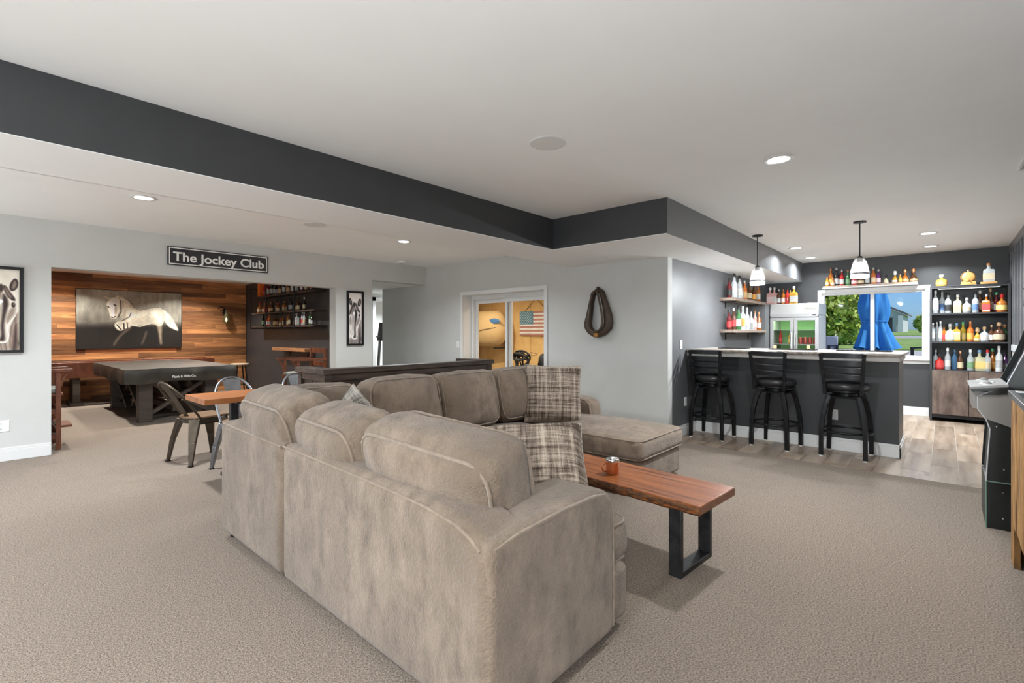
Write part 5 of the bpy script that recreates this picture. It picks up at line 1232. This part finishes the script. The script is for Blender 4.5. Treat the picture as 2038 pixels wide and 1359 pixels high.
row_of(s3, lambda k, it: (4.05 + .04 * (k % 2), 10.66 - k * .157, 1.435), 'on lowest pipe shelf', 'bottles on the lowest pipe shelf', 'the plank wall')
bx_ = tag(B(-.05, .05, -.06, .06, 0, .30).build('gift_box', pm('orange_box', (.75, .15, .02), rough=.4), bevel=.003, loc=(4.06, 10.80, 2.061)), 'tall orange gift box on the highest pipe shelf', 'box')
s1 = [('round', 'red', 'red', 'red', .95), ('slim', 'red', 'white', 'red', .9), ('tall', 'dark', 'grey', 'black', .9), ('square', 'dark', 'grey', 'black', .95), ('round', 'brown', 'tan', 'black', .9), ('tall', 'dark', 'white', 'silver', .9), ('round', 'brown', 'tan', 'black', .92), ('tall', 'brown', 'white', 'silver', .9), ('round', 'dark', 'grey', 'black', .9), ('slim', 'dark red', 'pink', 'red', .9), ('round', 'brown', 'cream', 'black', .9), ('tall', 'dark', 'red', 'black', .85)]
row_of(s1, lambda k, it: (4.06, 10.62 - k * .19, 2.061), 'on highest pipe shelf', 'bottles on the highest pipe shelf', 'the orange box')
# corked bottles standing on the inner bar shelf, necks above the counter
for k, y in enumerate((1.62, 1.25)):
    bottle('tall', 'brown', 'cream', 'cork', (6.86, y, .582), (1.2, 1.2, 1.66), 'corked pouring bottle behind the counter ' + ('beside the middle bar mat edge' if k == 0 else 'in front of the fridge handles'), 'corked bottles behind the counter')
# ---------------------------------------------------------------- storage room behind the sliding door
fg = thing('wooden_flag', 'wooden stars and stripes flag hanging from a string on plywood', 'flag', (7.585, 6.15, 1.49))
FW, FH = .84, .49
B(-.005, .012, -FW / 2, FW / 2, -FH / 2, FH / 2).build('backing_board', DKWOOD, fg)
RS = pm('flag_red_stain', (.40, .16, .12), (.48, .22, .17), 8, (1, 1, 8), rough=.7); WS = pm('flag_white_stain', (.72, .68, .62), (.80, .77, .72), 8, rough=.7); BS = pm('flag_blue_stain', (.06, .17, .24), (.10, .25, .32), 8, rough=.7)
sh = FH / 13
for k in range(13):
    y1 = FW / 2 - (.36 if k < 7 else 0)
    B(-.022, -.005, -FW / 2, y1, FH / 2 - (k + 1) * sh + .001, FH / 2 - k * sh).build('stripe_slat', RS if k % 2 == 0 else WS, fg)
B(-.024, -.005, FW / 2 - .36, FW / 2, FH / 2 - 7 * sh, FH / 2).build('canton', BS, fg)
stm = MB()
star = [( .012 * (1 if q % 2 == 0 else .42) * math.sin(q * math.pi / 5), .012 * (1 if q % 2 == 0 else .42) * math.cos(q * math.pi / 5)) for q in range(10)]
so = MB().prism(star, 'x', -.003, .001).build('star', WS); smesh = so.data; bpy.data.objects.remove(so)
for r_ in range(9):
    for c_ in range(6 if r_ % 2 == 0 else 5):
        inst(smesh, 'star', fg, (-.0245, FW / 2 - .03 - (c_ + (0 if r_ % 2 == 0 else .5)) * .06, FH / 2 - .026 - r_ * .0265))
MB().tube([(-.005, .30, FH / 2), (-.005, 0, FH / 2 + .26), (-.005, -.30, FH / 2)], .006, 6).build('hanging_string', pm('string', (.10, .06, .03), rough=.9), fg)
MB().tube([(.02, 0, FH / 2 + .265), (-.02, 0, FH / 2 + .265)], .006, 6).build('nail', BLACK, fg)
ky = thing('kayak', 'tan kayak with a blue fin mark hung on the plywood wall', 'kayak', (7.34, 7.48, 1.40))
HUL = pm('kayak_tan', (.66, .43, .19), (.72, .49, .24), 3, rough=.65, spec=.25)
hm = MB(); n1, n2 = 28, 16
for i in range(n1 + 1):
    u = i / n1 * 2 - 1; w = (1 - abs(u) ** 5) ** .5 if abs(u) < 1 else 0
    for j in range(n2):
        a = 2 * math.pi * j / n2; z = .40 * w * math.sin(a); z = min(z, .36)
        hm.v.append((.20 * w * math.cos(a) + .001 * math.cos(a), u * .74, z + .001 * math.sin(a)))
for i in range(n1):
    for j in range(n2): hm.f.append((i * n2 + j, (i + 1) * n2 + j, (i + 1) * n2 + (j + 1) % n2, i * n2 + (j + 1) % n2))
hm.build('hull', HUL, ky, smooth=180)
MB().tube([(-.205 * (1 - abs(u) ** 5) ** .5 - .002, u * .74, -.07 - .10 * u) for u in [k / 10 * 1.6 - .8 for k in range(11)]], .008, 6).build('hull_seam', pm('seam_brown', (.35, .22, .1), rough=.6), ky)
MB().lathe([(0, -.17), (.035, -.13), (.06, 0), (.035, .13), (0, .17)], 12, sx=.2).xf(Matrix.Translation((-.172, -.55, .14)) @ Matrix.Rotation(R(90), 4, 'X')).build('blue_fin_mark', pm('fin_blue', (.08, .20, .40), rough=.4), ky, smooth=60)
for y in (-.5, .6): MB().bar((.24, y, -.42), (-.12, y, -.42), .04, .03).build('bracket_arm', STEEL, ky); MB().bar((.235, y, -.42), (.235, y, .0), .04, .03).build('bracket_post', STEEL, ky)
MB().tube([(-.10, .22, -.42), (-.12, .20, -.7), (-.13, .12, -1.05)], .006, 6).build('strap', pm('strap_tan', (.5, .36, .18), rough=.8), ky)
sd_ = thing('riding_tack', 'black leather riding tack hung on a stand behind the glass', 'riding tack', (7.05, 6.05, 0))
SDL = pm('tack_leather', (.014, .013, .012), rough=.45); TAN = pm('tack_tan', (.30, .19, .09), rough=.6)
MB().tube([(0, 0, .03), (0, 0, .86)], .016, 8).build('stand_pole', STEEL, sd_, smooth=60); MB().lathe([(.16, 0), (.16, .02), (.03, .035)], 18).build('stand_base', STEEL, sd_, smooth=40)
MB().bar((0, -.16, .86), (0, .18, .86), .05, .05).build('stand_arm', SDL, sd_, bevel=.012)
def loop(cy, cz, ry, rz_, tilt, off, r_, mt, nm):
    pts = []
    for k in range(22):
        a = 2 * math.pi * k / 22; y = ry * math.cos(a); z = rz_ * math.sin(a); t_ = R(tilt)
        pts.append((off + .05 * math.cos(a * 2), cy + y * math.cos(t_) - z * math.sin(t_), cz + y * math.sin(t_) + z * math.cos(t_)))
    MB().tube(pts, r_, 7, True).build(nm, mt, sd_, smooth=60)
loop(.02, .80, .19, .15, -12, -.03, .020, SDL, 'bridle_loop'); loop(.05, .76, .14, .16, 25, .03, .017, SDL, 'bridle_loop'); loop(-.04, .74, .09, .19, -25, -.06, .015, SDL, 'rein_strap')
loop(.12, .68, .07, .16, 8, .02, .015, SDL, 'rein_strap'); loop(-.25, .90, .07, .03, 10, 0, .008, TAN, 'tan_strap'); loop(.04, .84, .16, .06, 5, -.08, .026, SDL, 'padded_band')
gb = thing('equipment_bag', 'tall black equipment bag leaning behind the door frame', 'bag', (7.2, 5.58, 0))
softbox(.14, .13, .44, .09, (.02, .02, .02), 10, .01, 4, Matrix.Translation((0, 0, .455))).build('bag_body', pm('bag_black', (.014, .014, .016), rough=.6), gb, smooth=180)
MB().tube([(-.16, -.08, .7), (-.22, 0, .8), (-.16, .08, .7)], .012, 6).build('carry_handle', BLACK, gb, smooth=60)
# hall machine seen through the far doorway
ex = thing('exercise_bike', 'black framed exercise machine seen through the hall doorway', 'exercise machine', (6.75, 10.45, 0))
MB().bar((-.1, 0, .1), (-.02, 0, 1.12), .05, .05).build('mast', STEEL, ex); MB().bar((-.25, 0, .03), (.5, 0, .03), .08, .06).build('base_bar', BLACK, ex); MB().bar((-.02, 0, 1.1), (.05, 0, 1.55), .22, .04).build('console_panel', BLACK, ex)
MB().lathe([(.05, -.03), (.22, -.03), (.24, 0), (.22, .03), (.05, .03)], 20).xf(Matrix.Translation((.25, 0, .32)) @ Matrix.Rotation(R(90), 4, 'X')).build('flywheel', BLACK, ex, smooth=40)
MB().tube([(0, -.25, 1.15), (-.05, -.1, 1.2), (-.05, .1, 1.2), (0, .25, 1.15)], .016, 8).build('handlebar', BLACK, ex, smooth=60)

# ---------------------------------------------------------------- outside
GRASS = pm('lawn_grass', (.16, .30, .05), (.32, .44, .10), 3, rough=.95, c3=(.40, .46, .16)); CONC = pm('patio_concrete', (.50, .47, .42), (.60, .57, .52), 5, rough=.85); ROAD = pm('street_asphalt', (.42, .40, .38), (.50, .48, .46), 8, rough=.9)
def terrain(name, x0, x1, y0, y1, mat, label, dz=0.0):
    zf = lambda x: .72 + (x - 10) * .0085 + dz
    mb = MB(); mb.v = [(x0, y0, zf(x0)), (x1, y0, zf(x1)), (x1, y1, zf(x1)), (x0, y1, zf(x0)), (x0, y0, zf(x0) - .3), (x1, y0, zf(x1) - .3), (x1, y1, zf(x1) - .3), (x0, y1, zf(x0) - .3)]
    mb.f = [(3, 2, 1, 0)[::-1], (4, 5, 6, 7)[::-1], (0, 1, 5, 4), (1, 2, 6, 5), (2, 3, 7, 6), (3, 0, 4, 7)]
    return struct(name, mb, mat, label, 'ground')
terrain('ground_patio', 10.05, 18, -12, 14, CONC, 'pale concrete patio outside the bar window')
terrain('ground_lawn', 18, 36, -40, 60, GRASS, 'green lawn beyond the patio', .03)
terrain('ground_street', 36, 50, -60, 90, ROAD, 'pale street crossing beyond the lawn', -.02)
terrain('ground_far_lawn', 50, 170, -110, 180, GRASS, 'far lawn around the neighbouring house', .03)
struct('ground_rear_bounce', B(-30, -2.75, -25, 30, -.25, -.03), CONC, 'unseen pale ground added outside the wide glass to bounce light', 'ground')  # unseen ground added to bounce sunlight up through the rear glass
# closed patio umbrella
um = thing('patio_umbrella', 'closed blue patio umbrella standing outside the bar window', 'umbrella', (13.0, 1.14, .745))
UB = pm('umbrella_blue', (.03, .22, .56), (.06, .33, .70), 3, (4, 4, .6), rough=.75)
MB().tube([(0, 0, .05), (0, 0, 2.15)], .02, 10).build('pole', PLASTIC, um, smooth=60)
MB().lathe([(.26, 0), (.26, .05), (.06, .08), (.03, .2)], 20).build('base', STEEL, um, smooth=40)
mb = MB(); na, nz_ = 64, 26
for k in range(nz_ + 1):
    u = k / nz_; z = .20 + u * 1.85
    zz = z
    if z < .78: r0 = .30 - (.30 - .20) * ((z - .20) / .58) ** .75; am = .07 * (1 - (z - .2) / .58) + .02
    else: r0 = .20 + .05 * math.sin(min(1, (z - .78) / .6) * math.pi) - .12 * max(0, (z - 1.5) / .55); am = .035
    for j in range(na):
        a = 2 * math.pi * j / na
        f = math.sin(a * 8 + .6 * math.sin(z * 3)) + .4 * math.sin(a * 13 + z * 2)
        sx_ = 1.0 + (.22 * max(0, -math.sin(a)) if z < .78 else 0) * (1 - (z - .2) / .58 if z < .78 else 0)
        r = max(.03, r0 + am * f)
        mb.v.append((r * math.cos(a), r * sx_ * math.sin(a), zz + (.05 * math.sin(a * 8) if k == 0 else 0)))
for k in range(nz_):
    for j in range(na): mb.f.append((k * na + j, k * na + (j + 1) % na, (k + 1) * na + (j + 1) % na, (k + 1) * na + j))
mb.build('canopy', UB, um, smooth=180)
MB().tube([(.225 * math.cos(k * math.pi / 12), .225 * math.sin(k * math.pi / 12), .80) for k in range(24)], .014, 6, True).build('tie_strap', UB, um)
# patio table under it and chairs
tbx = thing('patio_table', 'round patio table edge in front of the umbrella', 'patio table', (12.6, .95, .742))
MB().lathe([(0, .10), (.34, .10), (.36, .115), (.36, .125), (0, .13)], 28).build('table_top', pm('table_top_bronze', (.16, .12, .10), rough=.4), tbx, smooth=40)
MB().lathe([(.05, 0), (.03, .1)], 10).build('pedestal', STEEL, tbx)
def patio_chair(label, x, y, rz, mat):
    t = thing('patio_chair', label, 'patio chair', (x, y, .735), rz, 'patio chairs outside the window')
    B(-.25, .25, -.27, .27, .10, .14).build('seat', mat, t, bevel=.01)
    MB().prism([(-.27, .10), (-.34, .48), (-.30, .49), (-.22, .12)], 'y', -.27, .27).build('backrest', mat, t, bevel=.01)
    for s_ in (-1, 1):
        B(-.25, .25, s_ * .28 - .025, s_ * .28 + .025, .27, .30).build('armrest', STEEL, t)
        for sx in (-1, 1): B(sx * .23 - .02, sx * .23 + .02, s_ * .28 - .02, s_ * .28 + .02, 0, .27).build('leg', STEEL, t)
patio_chair('grey cushioned patio chair outside near the trees', 12.3, 2.05, R(170), pm('chair_grey', (.32, .35, .42), rough=.8))
patio_chair('dark blue patio chair outside near the window corner', 11.6, .10, R(160), pm('chair_navy', (.03, .07, .17), rough=.7))
# house across the street
hs = thing('neighbour_house', 'pale grey gabled house across the street', 'house', (84, 5.4, 1.25))
SID = pm('siding_pale', (.62, .62, .60), (.68, .68, .66), 2, (.2, .2, 12), rough=.8); ROOF = pm('roof_shingle', (.16, .13, .12), (.24, .20, .18), 6, rough=.9); BRK = pm('house_brick', (.34, .15, .12), (.44, .22, .18), 14, rough=.9)
# gable faces -x; ridge along x
def gable(y0, y1, ze, zr, x0, x1, nm):
    ym_ = (y0 + y1) / 2; MB().prism([(y0, 0), (y1, 0), (y1, ze), (ym_, zr), (y0, ze)], 'x', x0, x1).build(nm, SID, hs)
    for sg in (-1, 1):
        ya = y0 - .5 if sg < 0 else y1 + .5; za = ze - .35 * (zr - ze) / ((y1 - y0) / 2)
        MB().add([(x0 - .5, ya, za), (x0 - .5, ym_, zr + .12), (x1 + .3, ym_, zr + .12), (x1 + .3, ya, za), (x0 - .5, ya, za + .25), (x0 - .5, ym_, zr + .37), (x1 + .3, ym_, zr + .37), (x1 + .3, ya, za + .25)],
                 [(0, 1, 2, 3), (7, 6, 5, 4), (0, 4, 5, 1), (1, 5, 6, 2), (2, 6, 7, 3), (3, 7, 4, 0)]).build('roof_slope', ROOF, hs)
gable(-1.2, 8.5, 2.6, 5.2, 0, 12, 'gable_wall'); gable(2.2, 7.5, 2.3, 3.9, -1.5, 0, 'garage_wing')
B(-.02, .15, -1.0, 2.1, 0, 2.5).build('porch_wall', SID, hs)
B(-.06, -.02, -.1, .9, .1, 2.1).build('front_door', pm('house_door', (.08, .07, .07), rough=.5), hs); B(-.08, -.02, -.2, -.1, 0, 2.2).build('door_trim', WHITE, hs); B(-.08, -.02, .9, 1.0, 0, 2.2).build('door_trim', WHITE, hs)
B(-.5, -.1, 1.5, 2.15, 0, 2.3).build('brick_pier', BRK, hs); B(-.9, -.3, .9, 2.3, 0, .7).build('brick_wall', BRK, hs)
B(-.6, -.2, -1.2, -.7, 0, 2.4).build('porch_post', WHITE, hs)
# trees and shrubs
LEAF = pm('leaf_green', (.20, .34, .05), (.52, .60, .10), 1.3, rough=.7, c3=(.75, .72, .22), scale3=2.6); TRUNK = pm('tree_bark', (.16, .11, .08), rough=.9)
def tree(label, loc, crowns, leaves, ls, trunk, seed, name='leafy_tree', cat='tree'):
    t = thing(name, label, cat, loc, 0, 'greenery outside'); rr = random.Random(seed); mb = MB()
    for _ in range(leaves):
        cx, cy, cz, cr, ch = rr.choice(crowns)
        while True:
            p = Vector((rr.uniform(-1, 1), rr.uniform(-1, 1), rr.uniform(-1, 1)))
            if .25 < p.length < 1: break
        p = Vector((cx + p.x * cr, cy + p.y * cr, cz + p.z * ch))
        a = Vector((rr.uniform(-1, 1), rr.uniform(-1, 1), rr.uniform(-1, 1))).normalized(); b = a.cross(Vector((rr.uniform(-1, 1), rr.uniform(-1, 1), rr.uniform(-1, 1)))).normalized()
        s_ = ls * rr.uniform(.6, 1.3); mb.add([p - a * s_, p + b * s_ * .55, p + a * s_, p - b * s_ * .55], [(0, 1, 2, 3)])
    f = mb.build('foliage', LEAF, t); f['kind'] = 'stuff'
    MB().tube([(0, 0, 0), (.03, .02, trunk * .5), (0, 0, trunk)], [.12 * ls / .14, .10 * ls / .14, .06 * ls / .14], 8).build('trunk', TRUNK, t, smooth=60)
    for k in range(4): MB().tube([(0, 0, trunk * .7), (math.cos(k * 1.6) * .5, math.sin(k * 1.6) * .5, trunk * 1.25)], .03, 6).build('branch', TRUNK, t)
tree('bright green leafy tree filling the pane beside the fridge', (21.5, 3.55, .82), [(0, 0, 1.6, 1.5, 1.5), (.3, -.6, 1.0, 1.2, 1.0), (-.3, .9, 1.2, 1.2, 1.2), (0, .2, 2.6, 1.1, 1.0)], 9000, .12, 1.6, 5)
tree('green leafy tree rising behind the brighter one outside', (26, 6.2, .86), [(0, 0, 2.2, 2.0, 2.0), (0, 1.4, 1.6, 1.6, 1.6)], 7000, .14, 2.2, 6)
tree('rounded green shrub beside the pale house', (60, .2, 1.2), [(0, 0, 1.2, 1.5, 1.3), (0, 1.0, 1.0, 1.0, .9), (0, -1.6, 1.2, 1.5, 1.3)], 4000, .2, .8, 8, 'round_shrub', 'shrub')
